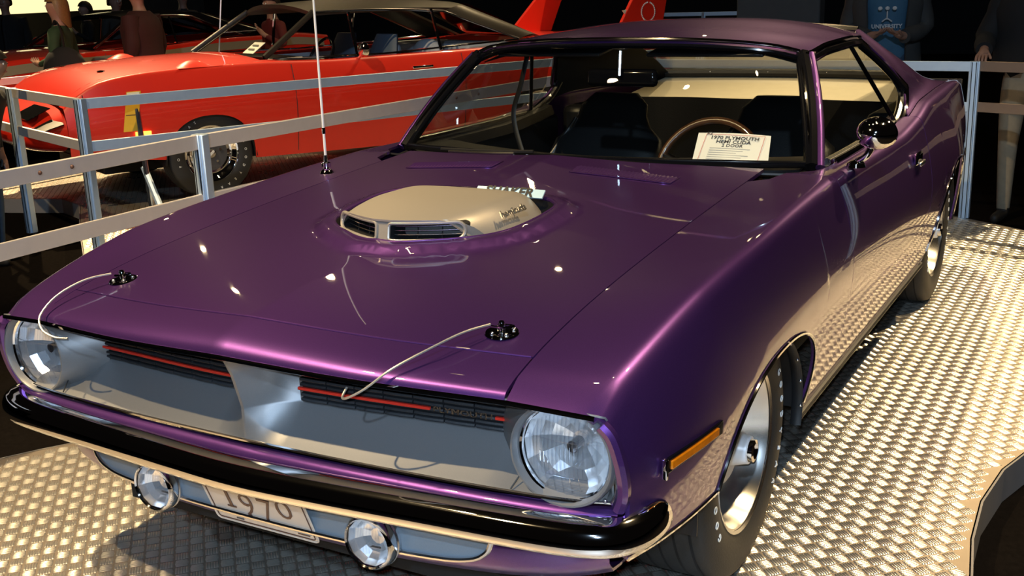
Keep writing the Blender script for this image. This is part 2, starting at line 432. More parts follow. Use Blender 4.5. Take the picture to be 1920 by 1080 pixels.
# ================================================================== the purple car
CAR = empty('muscle_car', (0, 0, 0), 0, 'purple two-door muscle car with silver hood scoop on tread plate floor', 'car')
fY = Sp([(0, -.948), (.3, -.925), (.65, -.87), (.80, -.845), (.90, -.830)])      # lip edge in plan
rY = Sp([(0, .60), (.25, .625), (.45, .68), (.65, .735), (.82, .77), (.9, .78)])       # rear edge of the hood
zC = Sp([(-.948, .767), (-.944, .780), (-.925, .797), (-.88, .812), (-.823, .824), (-.5, .858), (0, .902), (.4, .940), (.60, .960)])
zS = Sp([(-.87, .742), (-.866, .753), (-.845, .766), (-.80, .781), (-.757, .792), (-.69, .806), (-.49, .836), (0, .880), (.33, .902), (.735, .926)])
zP = Sp([(-.838, .727), (-.834, .737), (-.82, .745), (-.79, .760), (-.71, .788), (-.46, .846), (-.366, .861), (.06, .893), (.466, .914), (.77, .922), (1.2, .918), (1.6, .917), (1.9, .937), (2.3, .976), (3.0, .965), (3.65, .935), (3.75, .90)])
xP = Sp([(-.84, .829), (-.71, .843), (-.46, .860), (-.37, .865), (.06, .875), (.77, .876), (1.2, .878), (1.78, .887), (1.96, .886), (2.28, .872), (3.0, .83), (3.65, .79), (3.75, .775)])
HOLE_H = [(0, -.355), (.07, -.345), (.20, -.265), (.262, -.19), (.285, -.08), (.285, .045), (.262, .095), (.20, .125), (0, .13)]
def sym(h): return h+[(-x, y) for x, y in h[::-1] if x > 1e-6]
def rnd(poly, n=4):
    P = curve([(x, y, 0) for x, y in poly], n, True); return [(p.x, p.y) for p in P]
HOLE = rnd(sym(HOLE_H), 4)
def ztop(x, y):
    ax = abs(x); f = fY(ax); r = rY(ax); t = (y-f)/(r-f)
    yc = -.948+t*(1.548); ys = -.87+t*1.605
    if ax <= .65:
        z = lerp(zC(yc), zS(ys), (ax/.65)**.92)
    else:
        yp = y if y > -.6 else -.838+t*(1.608) if y < -.7 else lerp(-.838+t*1.608, y, (y+.7)/.1)
        k = (ax-.65)/max(.01, xP(y)-.65)
        z = lerp(zS(ys), zP(yp), k)
    return z
_hc = {}
def zhood(x, y):
    z = ztop(x, y)
    if abs(x) < .42 and -.5 < y < .28:
        d = pdist((x, y), HOLE)
        if d < .062:
            k = 1-d/.062; z += .018*(math.sin(min(1, k*1.6)*PI/2))**1.5
    return z

# hood
def hood_outline(t0, t1, xm):
    n = 26; f = [(x, lerp(fY(abs(x)), rY(abs(x)), t0)) for x in np.linspace(-xm, xm, n*2+1)]
    b = [(x, lerp(fY(abs(x)), rY(abs(x)), t1)) for x in np.linspace(xm, -xm, n*2+1)]
    side = [(xm, lerp(f[-1][1], b[0][1], k/60)) for k in range(1, 60)]
    return f+side+b+[(-p[0], p[1]) for p in side[::-1]]
ol = hood_outline(.0735, 1.0, .6485)
ring = []
for off in (.016, .034, .056):
    c = [(x*(1+off/.29), (y+.11)*(1+off/.25)-.11) for x, y in HOLE]; ring += c
mid = [(0, y) for y in np.linspace(-.82, -.50, 17)]
mid2 = [(0, y) for y in np.linspace(.30, .58, 14)]
HOOD = panel(ol, zhood, .022, holes=[HOLE], lines=[mid, mid2], extra=ring).build('hood', 'purple', CAR, smooth=60, solid=.012)
MB().tube([(x, lerp(fY(abs(x)), rY(abs(x)), .0745), ztop(x, lerp(fY(abs(x)), rY(abs(x)), .0745))-.0012) for x in np.linspace(-.645, .645, 60)], .0030, 8).build('hood_front_edge', 'purple', HOOD)
rows = []
for x in np.linspace(-.6485, .6485, 67):
    f, r = fY(abs(x)), rY(abs(x)); rows.append([(x, lerp(f, r, t), ztop(x, lerp(f, r, t))) for t in (0, .0012, .003, .006, .010, .016, .023, .031, .040, .050, .060, .0712)])
MB().grid(rows).build('header_panel', 'purple', CAR, smooth=60, solid=.010)

# body side: x at height z for station y
xM = Sp([(-.84, .872), (-.7, .902), (-.4, .928), (0, .936), (.7, .937), (1.4, .940), (2.0, .945), (2.7, .938), (3.3, .88), (3.72, .83)])
zM = Sp([(-.84, .60), (-.4, .615), (.2, .645), (.7, .66), (1.4, .655), (2.4, .66), (3.7, .66)])
xB = Sp([(-.84, .845), (-.4, .865), (0, .86), (.5, .852), (2.2, .855), (3.0, .86), (3.72, .79)])
def xside(y, z):
    zs, xs = zP(y), xP(y); zm, xm = zM(y), xM(y)
    if z >= zm:
        k = (z-zm)/max(.02, zs-zm); k = min(1, max(0, k)); return lerp(xm, xs, k**1.55)
    k = min(1.3, (zm-z)/(zm-.25)); return lerp(xm, xB(y), k**1.7)
ARCH_F = (.0, .33, .405, .295); ARCH_R = (2.743, .33, .41, .345)
def arch_z(y, A):
    k = abs(y-A[0])/A[2]
    return A[1]-.02+(A[3]+.02)*(max(0, 1-k**2.3))**(1/2.3) if k < 1 else None
def zlow(y):
    for A in (ARCH_F, ARCH_R):
        a = arch_z(y, A)
        if a is not None: return max(a, .405) if (A is ARCH_F and y < 0) else a
    if y < 0: return lerp(.43, .405, (y+.84)/.44)
    if y > 2.7: return lerp(.30, .40, (y-3.15)/.6)
    return .262
def ystations(y0, y1, step):
    ys = list(np.linspace(y0, y1, max(2, int((y1-y0)/step)+1)))
    for A in (ARCH_F, ARCH_R):
        for k in range(41):
            ys.append(A[0]+A[2]*math.sin(-PI/2+PI*k/40)*.9999)
        ys += [A[0]-A[2]*1.0005, A[0]+A[2]*1.0005]
    return sorted(set(round(float(y), 5) for y in ys if y0-1e-6 <= y <= y1+1e-6))
def section(y, xin, nt=6, ns=22):
    """top flange from xin to the shoulder, rounded corner, side down to the lower edge"""
    xs = xP(y); zs = zP(y); R = .030
    pts = []
    ztp = (lambda x: ztop(x, y)) if y < .74 else (lambda x: lerp(zs-.004, zs, (x-xin)/(xs-xin)))
    for k in range(nt): x = lerp(xin, xs-R, k/(nt-1)); pts.append((x, ztp(x)))
    a = Vector((xs-R, ztp(xs-R))); b = Vector((xs, zs)); zb = zs-R*1.1; c = Vector((xside(y, zb), zb))
    for k in range(1, 8):
        t = k/8; p = a*(1-t)**2+b*2*t*(1-t)+c*t*t; pts.append((p.x, p.y))
    zl = zlow(y)
    for k in range(ns): z = lerp(zb, zl, (k/(ns-1))); pts.append((xside(y, z), z))
    return pts
def fdelta(x, z):
    """how far behind the lip line the front edge of the fender lies"""
    if z > .726: return fY(min(.9, x))+.838
    return lerp(0, .040, min(1, (.726-z)/.16))
def side_panel(name, y0, y1, xin, step=.045, front=False, sg=1):
    rows = []
    for y in ystations(y0, y1, step):
        r = []
        for x, z in section(y, xin(y)):
            yy = y
            if front and y < -.55:
                yy = y+fdelta(x, z)*((-.55-y)/.29)
                if z > zP(y)-.035: z += ztop(x, yy)-ztop(x, y)
            r.append((x*sg, yy, z))
        rows.append(r)
    mb = MB().grid(rows)
    if sg > 0: mb.f = [f[::-1] for f in mb.f]
    return mb.build(name, 'purple', CAR, smooth=50, solid=.010, recalc=False)
belt_x = Sp([(.60, .70), (.74, .74), (.80, .79), (.9, .806), (1.4, .808), (1.9, .812), (2.2, .82)])
for sg in (1, -1):
    FEN = side_panel('fender', -.838, .7005, lambda y: .6515 if y < .60 else belt_x(y), front=True, sg=sg)
    DOOR = side_panel('door', .7030, 1.98, belt_x, sg=sg)
    QTR = side_panel('quarter_panel', 1.986, 3.72, lambda y: xP(y)-.045, sg=sg)
    # bright wheel lip mouldings
    for A, par in ((ARCH_F, FEN), (ARCH_R, QTR)):
        pts = []
        for k in range(49):
            y = A[0]+A[2]*math.sin(-PI/2+PI*k/48)*.9995; z = zlow(y)
            pts.append((sg*(xside(y, z)+.002), y, z))
        MB().tube(pts, .0048, 6).build('wheel_lip_molding', 'chrome', par)
    # lower front edge strip of the fender
    pts = [(sg*(xside(y, zlow(y))+.001), y+(.04*((-.55-y)/.29) if y < -.55 else 0), zlow(y)) for y in np.linspace(-.836, -.407, 14)]
    MB().tube(pts, .004, 6).build('lower_edge_strip', 'chrome', FEN)
    pts = [(sg*(xside(y, .266)+.004), y, .272) for y in np.linspace(.42, 2.32, 20)]
    MB().tube(pts, .012, 8).build('sill_molding', 'black_plastic', DOOR)
    # side marker lamp
    y0, y1, z0 = -.705, -.44, .590
    def mk(y, z, o): return (sg*(xside(y, z)+o), y, z)
    zz = lambda y: lerp(.588, .578, (y-y0)/(y1-y0))
    for nm, mt, hh, o0, o1, a, b in (('marker_lamp_bezel', 'black_gloss', .0155, -.004, .005, 0, 0), ('marker_lamp_lens', 'amber', .0092, .0, .009, .02, .03)):
        rows = []
        for k in range(13):
            y = lerp(y0+a, y1-b, k/12); z = zz(y)
            rows.append([mk(y, z-hh, o0), mk(y, z-hh, o1), mk(y, z+hh, o1), mk(y, z+hh, o0)])
        m = MB().grid(rows, closed_v=True); n = len(m.v)
        m.f += [(0, 1, 2, 3), (n-4, n-1, n-2, n-3)]
        m.build(nm, mt, FEN, smooth=30, bevel=.002)
    m = MB().box(mk(y0-.004, zz(y0), .006), (.012, .010, .044)).build('marker_lamp_end', 'chrome', FEN, bevel=.003)
    # door handle
    hx, hy, hz = xside(1.74, .815), 1.74, .815
    m = MB().box((sg*(hx+.008), hy, hz+.006), (.016, .10, .045)).build('door_handle', 'chrome', DOOR, bevel=.008)
    MB().box((sg*(hx+.022), hy+.005, hz-.012), (.012, .085, .016)).build('handle_flap', 'satin_chrome', m, bevel=.004)

# inner wheel wells and dark underbody
for sg in (1, -1):
    for A in (ARCH_F, ARCH_R):
        rows = []
        for k in range(25):
            a = PI*k/24; yy = A[0]-math.cos(a)*(A[2]+.02); z = A[1]-.03+math.sin(a)*(A[3]+.06)
            rows.append([(sg*.50, yy, z), (sg*.62, yy, z), (sg*.76, yy, z), (sg*.868, yy, z)])
        m = MB().grid(rows); n = len(m.v)
        m.f.append(tuple(range(0, n, 4)))
        m.build('wheel_well_liner', 'black_plastic', CAR, solid=.004)
    # liner flange with screw heads behind the front wheel
    pts = [(sg*.862, .0+math.cos(a)*.405, .33+math.sin(a)*.29) for a in np.linspace(-.25, 1.0, 16)]
    fl_ = MB().sweep(pts, [(-.004, -.0), (-.004, .0), (.0, .0), (.0, .0)], cap=False)
    MB().tube(pts, .016, 6, sx=.3).build('wheel_well_flange', 'black_plastic', CAR)
    for a in (-.05, .22, .5, .8):
        MB().ball((sg*.872, math.cos(a)*.402, .33+math.sin(a)*.287), .005, 8, 6).build('flange_screw', 'satin_chrome', CAR)
m = MB().box((0, 1.35, .27), (1.10, 4.2, .05)); m.build('underbody', 'black_matte', CAR)
m = MB().box((0, .05, .60), (1.10, 1.25, .02)).build('engine_bay', 'black_matte', CAR)
rows = [[(x, lerp(fY(abs(x)), rY(abs(x)), .99)+.006, ztop(x, lerp(fY(abs(x)), rY(abs(x)), .99))-.01) for x in np.linspace(-.8, .8, 33)],
        [(x, rY(abs(x))+.09, ztop(x, rY(abs(x)))-.035) for x in np.linspace(-.8, .8, 33)],
        [(x, rY(abs(x))+.16, ztop(x, rY(abs(x)))-.03) for x in np.linspace(-.8, .8, 33)]]
COWL = MB().grid(rows).build('cowl', 'black_plastic', CAR, solid=.006)
# wiper arms parked in the cowl
for x0, x1 in ((-.52, -.10),):
    pts = [(x, rY(abs(x))+.045, ztop(x, rY(abs(x)))+.004) for x in np.linspace(x0, x1, 14)]
    MB().tube(pts, .006, 6).build('wiper_blade', 'black_plastic', CAR)
pts = [(x, rY(abs(x))+.030, ztop(x, rY(abs(x)))-.004) for x in np.linspace(-.47, -.17, 10)]
MB().tube(pts, .009, 6, sx=.5).build('wiper_arm', 'satin_chrome', CAR)

# hood vents with rows of louvres
for sg in (1, -1):
    vt = empty('hood_vent', parent=CAR); vt.parent = HOOD
    fr = MB()
    x0, x1, ya, yb = .145, .455, .445, .515
    rr = [[(sg*x, y, ztop(x, y)+.0015) for y in (ya-.006, yb+.006)] for x in np.linspace(x0-.008, x1+.008, 9)]
    fr.grid(rr).build('vent_plate', 'purple', vt, solid=-.002)
    n = 26
    for i in range(n):
        x = lerp(x0, x1, i/(n-1)); z = ztop(x, .48)
        s = MB()
        s.grid([[(sg*x-.0036, y, ztop(x, y)+.001) for y in (ya, (ya+yb)/2, yb)], [(sg*x-.0005, y, ztop(x, y)+h) for y, h in ((ya, .004), ((ya+yb)/2, .0105), (yb, .004))], [(sg*x+.0036, y, ztop(x, y)+.001) for y in (ya, (ya+yb)/2, yb)]])
        s.build('louver', 'purple' if sg < 0 else 'purple', vt, smooth=60)

# ------------------------------------------------------------------ shaker scoop
SCP = empty('shaker_scoop', (0, 0, 0), parent=CAR)
def yscp_front(x): return -.338+.9*max(0, abs(x)-.02)**1.35
scW = Sp([(0, .215), (.18, .238), (.45, .252), (.75, .248), (.92, .225), (1, .19)])      # half width against fraction of length
scZ = Sp([(0, .9365), (.15, .943), (.45, .950), (.75, .949), (.92, .942), (1, .925)])
rows = []
for i in range(41):
    u = -1+2*i/40; row = []
    for jx in range(27):
        t = jx/26; hw = scW(t); x = u*hw; y0 = yscp_front(x); y = lerp(y0, .135-.02*u*u, t)
        e = abs(u); zc_ = scZ(t); base = ztop(x, y)-.012
        z = zc_-.006*e*e-(max(0, e-.62)/.38)**2.2*(zc_-.006-base)
        if t > .9: z -= (t-.9)/.1*.02*(1-e)
        row.append((x, y, z))
    rows.append(row)
MB().grid(rows).build('scoop_shell', 'scoop_paint', SCP, smooth=70, solid=.005)
def nostril(sg, grow=0):
    xa, xb, zl_, zh = .018-grow, .192+grow, .8835-grow, .9275+grow
    r1, r2 = .010, .020; out = []
    for cx, cz, a0, r in ((xb-r2, zh-r2, 0, r2), (xa+r1, zh-r1, PI/2, r1), (xa+r1, zl_+r1, PI, r1), (xb-r2, zl_+r2, 1.5*PI, r2)):
        for q in range(6): a = a0+PI/2*q/5; out.append((cx+r*math.cos(a), cz+r*math.sin(a)))
    out = dens(out, .010)
    return [(sg*x, z) for x, z in out]
fo = dens([(-.226, .862), (.226, .862), (.224, .885), (.205, .910), (.185, .926), (.15, .934), (0, .937), (-.15, .934), (-.185, .926), (-.205, .910), (-.224, .885)], .011)
fm_ = panel(fo, lambda x, z: 0, .011, holes=[nostril(1), nostril(-1)])
def fpt(x, z): return (x, yscp_front(x)+max(0, abs(x)-.19)*.9+(z-.90)*.18, z)
fm_.v = [fpt(p[0], p[1]) for p in fm_.v]
fm_.build('scoop_face', 'scoop_paint', SCP, smooth=60, solid=.004)
for sg in (1, -1):
    lp = nostril(sg)
    MB().tube([fpt(x, z) for x, z in lp], .0050, 8, closed=True).build('nostril_rim', 'scoop_paint', SCP)
    r0 = [Vector(fpt(x, z)) for x, z in lp]; r1 = [p+Vector((0, .075, .0)) for p in r0]
    m = MB().grid([r0+[r0[0]], r1+[r1[0]]]); n = len(r0); m.f.append(tuple(range(n+1, 2*n+1)))
    m.build('nostril_sleeve', 'black_plastic', SCP)
    for q in range(3):
        z = .894+q*.0105
        MB().tube([Vector(fpt(x, z))+Vector((0, .026, 0)) for x in np.linspace(sg*.02, sg*.188, 12)], .0014, 6).build('nostril_bar', 'satin_chrome', SCP)
    for xx in (.075, .13): MB().tube([Vector(fpt(sg*xx, z))+Vector((0, .03, 0)) for z in (.884, .905, .927)], .0016, 6).build('nostril_bar', 'black_plastic', SCP)
# dark well under the scoop, label on its rear wall
mw = MB(); hl = HOLE+[HOLE[0]]
mw.grid([[(x, y, zhood(x, y)-.004) for x, y in hl], [(x, y, ztop(x, y)-.10) for x, y in hl]])
mw.build('scoop_well', 'black_plastic', SCP, solid=.003)
MB().tube([(x*1.003, y, zhood(x, y)-.004) for x, y in HOLE], .006, 8, closed=True).build('scoop_seal', 'purple', HOOD)
lab = MB().box((.118, .106, .9335), (.215, .004, .028), Matrix.Rotation(math.radians(-48), 3, 'X')).build('scoop_label', 'light_blue_label', SCP)
Rl = Matrix.Rotation(math.radians(42), 4, 'X')
t = text_mesh('SHAKER', .042, .0004, bold=.0014); t.xform(Matrix.Translation((.118, .1030, .9360)) @ Rl); t.build('label_lettering', 'black_plastic', lab, smooth=0)
# chrome script on the flank of the scoop
yA, yB = -.20, -.03
t = text_mesh('hemicuda', .027, .0025, bold=.0006, shear=.3)
nx = Vector((.75, -.12, .62)).normalized(); ex = Vector((.14, .98, .05)).normalized(); ey = nx.cross(ex).normalized()
t.xform(frame((.2405, -.097, .9275), ex, ey, nx)); t.build('scoop_script', 'satin_chrome', SCP, smooth=0)

# ------------------------------------------------------------------ hood pins with lanyards
for sg in (1, -1):
    px, py = .546, -.693; pz = ztop(px, py)
    nrm = Vector((sg*.04, -.10, 1)).normalized(); e1 = Vector((1, 0, 0)); e1 = (e1-nrm*e1.dot(nrm)).normalized()
    mtx = frame((sg*px, py, pz), e1, nrm.cross(e1), nrm)
    HP = empty('hood_pin', parent=CAR)
    MB().lathe([(0, .0), (.004, .026), (.003, .034), (.0, .036)][::-1], 28, 'z').xform(mtx).build('pin_plate', 'chrome', HP)
    MB().lathe([(0, .0075), (.022, .0075), (.026, .005), (.027, 0)], 14, 'z').xform(mtx).build('pin_post', 'chrome', HP)
    for a in (0.6, 2.4, 4.2, 5.6):
        MB().ball((.024*math.cos(a), .024*math.sin(a), .005), .0042, 8, 6).xform(mtx).build('plate_screw', 'satin_chrome', HP)
    clip = [(-.022, -.004, .012), (-.005, -.006, .014), (.010, -.005, .015), (.022, -.002, .016), (.026, .004, .018), (.020, .009, .016), (.004, .008, .015), (-.012, .006, .013)]
    MB().tube([mtx @ Vector(p) for p in clip], .0028, 6).build('pin_clip', 'chrome', HP)
    if sg > 0: cab = [(.532, -.715, .835), (.505, -.775, .832), (.47, -.845, .815), (.42, -.905, .785), (.375, -.935, .748), (.338, -.945, .727), (.318, -.935, .722), (.315, -.915, .735)]
    else: cab = [(-.565, -.712, .832), (-.60, -.765, .825), (-.625, -.83, .800), (-.625, -.885, .765), (-.60, -.905, .738), (-.56, -.905, .724), (-.525, -.895, .722)]
    MB().tube(curve(cab, 8), .0026, 6).build('pin_lanyard', 'cable', HP)

# ------------------------------------------------------------------ front end: grille surround
bY = Sp([(0, -.885), (.3, -.872), (.65, -.843), (.78, -.822), (.84, -.800)])       # lower edge of the opening
zB = Sp([(0, .553), (.84, .543)])
GR = empty('grille', parent=CAR)
iY = Sp([(.0, -.80), (.09, -.795), (.587, -.735)])
colx = [0, .004, .03, .06, .088, .10, .2, .3, .4, .5, .575, .590, .625, .660, .69, .72, .76, .80, .825, .838]
def column(x):
    T = Vector((x, fY(x)+.006, ztop(x, fY(x)+.002)-.006)); D = Vector((x, bY(x), zB(x)))
    if x < .095:
        k = min(1, max(0, (x-.004)/.084)); kk = k**.75
        A = Vector((x, lerp(T.y+.035, iY(x), kk), .712)); B = Vector((x, lerp(lerp(T.y, D.y, .65)+.02, iY(x), kk), .632))
    elif x <= .59:
        A = Vector((x, iY(x), .712-.02*(x/.59))); B = Vector((x, iY(x), .632-.014*(x/.59)))
    else:
        k = min(1, (x-.59)/.075); yb = lerp(iY(.587), -.728, k)
        A = Vector((x, yb, .695)); B = Vector((x, yb, .60))
        if x > .80: A.y = lerp(-.728, -.812, max(0, x-.815)/.023); B.y = A.y+.004
    T2 = Vector((x, lerp(T.y, A.y, .5), lerp(T.z, A.z, .35)))
    C1 = B.lerp(D, .06); C2 = B.lerp(D, .5)+Vector((0, 0, -.006)); 
    if x < .095: C1.z -= .0
    return [T, T2, A, B, C1, C2, B.lerp(D, .94), D]
for nm in ('grille_surround',):
    xs = [-x for x in colx[::-1] if x > 0]+colx
    rows = []
    for x in xs: rows.append([(p.x*(1 if x >= 0 else -1), p.y, p.z) for p in column(abs(x))])
    MB().grid(rows).build('grille_surround', 'silver_paint', GR, smooth=38, solid=.004)
# joint between the surround mouldings
for sg in (1, -1):
    MB().tube([(sg*.655, -.79, .600), (sg*.648, -.818, .572), (sg*.640, -.843, .551)], .0016, 5).build('molding_joint', 'black_plastic', GR)
    GI = empty('grille_insert', parent=GR)
    x0, x1 = .098, .580
    m = MB().grid([[(sg*x, iY(x)-.002, z) for z in (.705-.02*(x/.59), .634-.014*(x/.59))] for x in np.linspace(x0, x1, 12)]).build('insert_backing', 'black_plastic', GI, solid=.004)
    nb = 6
    for k in range(nb):
        f = (k+.5)/nb
        nseg = 7
        for q in range(nseg):
            xa, xb = lerp(x0, x1, q/nseg)+.002, lerp(x0, x1, (q+1)/nseg)-.002
            pts = []
            for x in np.linspace(xa, xb, 6):
                zt, zb_ = .705-.02*(x/.59), .634-.014*(x/.59)
                pts.append((sg*x, iY(x)-.006-.0015*math.sin(PI*(x-xa)/(xb-xa)), lerp(zt, zb_, f)))
            MB().sweep(pts if sg > 0 else pts[::-1], [(.007, -.0025), (.008, .0), (.006, .0035), (-.003, .004), (-.003, -.004)]).build('insert_bar', 'grille_black', GI, smooth=30)
    # red stripe, broken by the name on the driver side
    def stripe(xa, xb):
        pts = [(sg*x, iY(x)-.0165, lerp(.705-.02*(x/.59), .634-.014*(x/.59), .52)) for x in np.linspace(xa, xb, 10)]
        MB().sweep(pts, [(.003, -.0028), (.003, .0028), (-.003, .0028), (-.003, -.0028)]).build('red_stripe', 'red_stripe', GI)
    if sg < 0: stripe(x0, x1)
    else:
        stripe(x0, .415); stripe(.560, x1)
        t = text_mesh('PLYMOUTH', .021, .0015, bold=.0004); xm = .488
        e = Vector((1, (iY(.55)-iY(.43))/.12, -.028)); nn = Vector((0, -1, 0)); nn = (nn-e.normalized()*nn.dot(e.normalized())).normalized()
        w_ = max(p[0] for p in t.v)-min(p[0] for p in t.v)
        t.v = [(p[0]*.132/w_, p[1]*.8, p[2]) for p in t.v]
        t.xform(frame((xm, iY(xm)-.0165, lerp(.705-.02*(xm/.59), .634-.014*(xm/.59), .52)), e, nn.cross(e), nn)); t.build('name_lettering', 'satin_chrome', GI, smooth=0)
# chrome lip below the header, purple strip under the opening
pts = [(x, fY(abs(x))-.001, ztop(x, fY(abs(x))+.0015)-.006) for x in np.linspace(-.822, .822, 60)]
MB().tube(pts, .0055, 6).build('grille_top_molding', 'chrome', GR)
pts = [(x, bY(abs(x))-.001, zB(abs(x))+.001) for x in np.linspace(-.838, .838, 60)]
MB().tube(pts, .0040, 6).build('grille_lower_molding', 'chrome', GR)
pts = [(x, bY(abs(x))-.004, zB(abs(x))-.030) for x in np.linspace(-.85, .85, 60)]
MB().sweep(pts, [(-.02, -.05), (.010, -.05), (.016, -.004), (.013, .010), (.002, .019), (-.012, .019)]).build('lower_grille_panel', 'purple', CAR, smooth=70)
for sg in (1, -1):   # side of the opening
    pts = [(sg*.842, -.833, .704), (sg*.848, -.832, .685), (sg*.856, -.822, .63), (sg*.853, -.810, .575), (sg*.838, -.803, .545)]
    MB().tube(curve(pts, 6), .006, 8).build('grille_side_molding', 'satin_chrome', GR)
    pts = [(sg*.834, -.838, .715), (sg*.853, -.834, .69), (sg*.866, -.824, .63), (sg*.865, -.812, .575), (sg*.85, -.802, .535)]
    MB().tube(curve(pts, 6), .014, 8).build('fender_nose_edge', 'purple', CAR)

# ------------------------------------------------------------------ headlamps
for sg in (1, -1):
    HL = empty('headlamp', parent=CAR)
    c = (sg*.745, -.80, .634)
    rows = []
    for q in range(49):
        a = 2*PI*q/48; inn = max(0, -sg*math.sin(a)); row = []
        for hy, r in ((.055, .110+.065*inn**1.5), (.02, .110+.035*inn**1.5), (-.030, .110), (-.036, .107), (-.036, .103), (-.028, .099), (.0, .096)):
            row.append((c[0]+r*math.sin(a), c[1]+hy, c[2]+r*math.cos(a)*(.98 if math.cos(a) > 0 else .95)))
        rows.append(row)
    MB().grid(rows).build('headlamp_bezel', 'silver_paint', HL, smooth=50)
    MB().lathe([(-.016, .098), (-.020, .0955), (-.016, .092), (-.008, .092)], 48, 'y', c).build('retaining_ring', 'chrome', HL)
    # bulb and faceted reflector behind a fluted lens
    MB().lathe([(-.004, .093), (.012, .086), (.027, .074), (.041, .057), (.051, .038), (.058, .018), (.060, 0)], 13, 'y', c).build('headlamp_reflector', 'reflector', HL, smooth=0)
    rows = []
    for i in range(49):
        a = 2*PI*i/48; row = []
        for r in np.linspace(0, .092, 14):
            x = r*math.sin(a); z = r*math.cos(a)
            row.append((c[0]+x, c[1]-.012-.020*(1-(r/.092)**2), c[2]+z))
        rows.append(row)
    MB().grid(rows).build('headlamp_lens', 'lens_thin', HL)
    for k in range(-8, 9):
        x = k*.0088
        h = math.sqrt(max(0, .080**2-x*x))
        pts = [(c[0]+x, c[1]-.0135-.020*(1-((x*x+(z)**2)/.092**2)), c[2]+z) for z in np.linspace(-h*.6 if k % 2 else -h, h, 9)]
        MB().tube(pts, .0016, 5).build('lens_flute', 'lens_thin', HL)
    for z in (-.042, .03):
        h = math.sqrt(.085**2-z*z)
        pts = [(c[0]+x, c[1]-.0135-.020*(1-((x*x+z*z)/.092**2)), c[2]+z) for x in np.linspace(-h, h, 9)]
        MB().tube(pts, .0012, 5).build('lens_flute', 'lens_thin', HL)
    MB().tube([(c[0]-.0, c[1]+.05, c[2]), (c[0], c[1]+.018, c[2])], .012, 10).build('bulb', 'chrome', HL)
    MB().ball((c[0]+sg*.083, c[1]-.014, c[2]-.082), .005, 8, 6).build('aiming_screw', 'satin_chrome', HL)

# ------------------------------------------------------------------ front bumper, valance, plate, fog lamps
BU = empty('front_bumper', parent=CAR)
bp = [(-.880, -.690, .490), (-.886, -.74, .490), (-.872, -.80, .490), (-.83, -.845, .490), (-.72, -.872, .490), (-.45, -.897, .490), (-.2, -.918, .490), (0, -.928, .490)]
path = curve(bp+[(-x, y, z) for x, y, z in bp[-2::-1]], 8)
def bsec(t):
    e = min(t, 1-t)*2; k = min(1, e/.06)**.6
    up = .036*lerp(.85, 1, k)
    return [(-.012, -up), (.004, -up), (.018, -up*.93), (.029, -up*.74), (.034, -up*.45), (.033, -up*.1), (.030, up*.25), (.025, up*.55), (.019, up*.72), (.012, up*.80), (.006, up*.95), (-.02, up), (-.02, -up*.9)]
MB().sweep(path, bsec).build('bumper_bar', 'chrome', BU, smooth=50)
for x in (-.30, .30):
    MB().ball((x, -.905-.0, .452), (.012, .01, .006), 10, 6).build('bumper_bolt', 'chrome', BU)
vY = Sp([(0, -.845), (.3, -.838), (.55, -.812), (.70, -.77), (.80, -.70), (.86, -.60)])
VAL = None
rows = []
for x in np.linspace(-.79, .79, 73):
    a = abs(x); y = vY(a); up = .02*(a/.85)**2
    rows.append([(x, y+.03, .50), (x, y+.005, .445), (x, y-.008, .39+up), (x, y-.006, .345+up), (x, y+.012, .318+up), (x, y+.045, .305+up*1.5), (x, y+.10, .302+up*1.5)])
VAL = MB().grid(rows).build('lower_valance', 'purple', CAR, smooth=60, solid=.006)
ins = []
for a in np.linspace(-PI/2, PI/2, 9)[1:-1]: ins.append((.545+.045*math.cos(a), .404+.042*math.sin(a)))
ins = [(.50, .360)]+ins[:4]+[(.588, .445), (.59, .452)]
halfp = [(0, .352), (.25, .352), (.45, .357), (.53, .366), (.565, .385), (.578, .41), (.590, .452)]
rows = []
for x, zl in [(-a, b) for a, b in halfp[:0:-1]]+halfp: rows.append([(x, vY(abs(x))-.014, lerp(zl, .462, k/4)) for k in range(5)])
MB().grid(rows).build('valance_inset', 'inset_paint', VAL, solid=.003)
pts = [(x, vY(abs(x))-.016, z) for x, z in [(-a, b) for a, b in halfp[:0:-1]]+halfp]
MB().tube(curve(pts, 5), .006, 8).build('inset_trim', 'satin_chrome', VAL)
PL = empty('license_plate', parent=CAR)
pe = Vector((1, 0, 0)); pu = Vector((0, -.36, .93)).normalized(); pn = pe.cross(pu)*-1
pn = Vector((0, -.93, -.36)).normalized()
pc = Vector((0, -.872, .390))
pm = frame(pc, pe, pn.cross(pe), pn)
def rrect(w, h, r, n=5):
    out = []
    for cx, cy, a0 in ((w/2-r, h/2-r, 0), (-w/2+r, h/2-r, PI/2), (-w/2+r, -h/2+r, PI), (w/2-r, -h/2+r, 1.5*PI)):
        for k in range(n+1): a = a0+PI/2*k/n; out.append((cx+r*math.cos(a), cy+r*math.sin(a)))
    return out
MB().prism(rrect(.300, .152, .012), -.0015, .0).xform(pm).build('plate_blank', 'plate_cream', PL, bevel=.0005)
MB().tube([pm @ Vector((x, y, .0005)) for x, y in rrect(.284, .137, .008)], .0016, 5, closed=True).build('plate_border', 'brown_ink', PL)
MB().tube([pm @ Vector((x, y, .0)) for x, y in rrect(.299, .151, .012)], .0022, 5, closed=True).build('plate_edge', 'plate_cream', PL)
one = MB().box((0, 0, 0), (.009, .066, .0016)).box((0, .031, 0), (.024, .0045, .0016)).box((0, -.031, 0), (.026, .0045, .0016)).box((-.007, .024, 0), (.010, .005, .0016), Matrix.Rotation(.6, 3, 'Z'))
one.xform(pm @ Matrix.Translation((-.082, .010, .0012))).build('plate_numeral', 'brown_ink', PL, smooth=0)
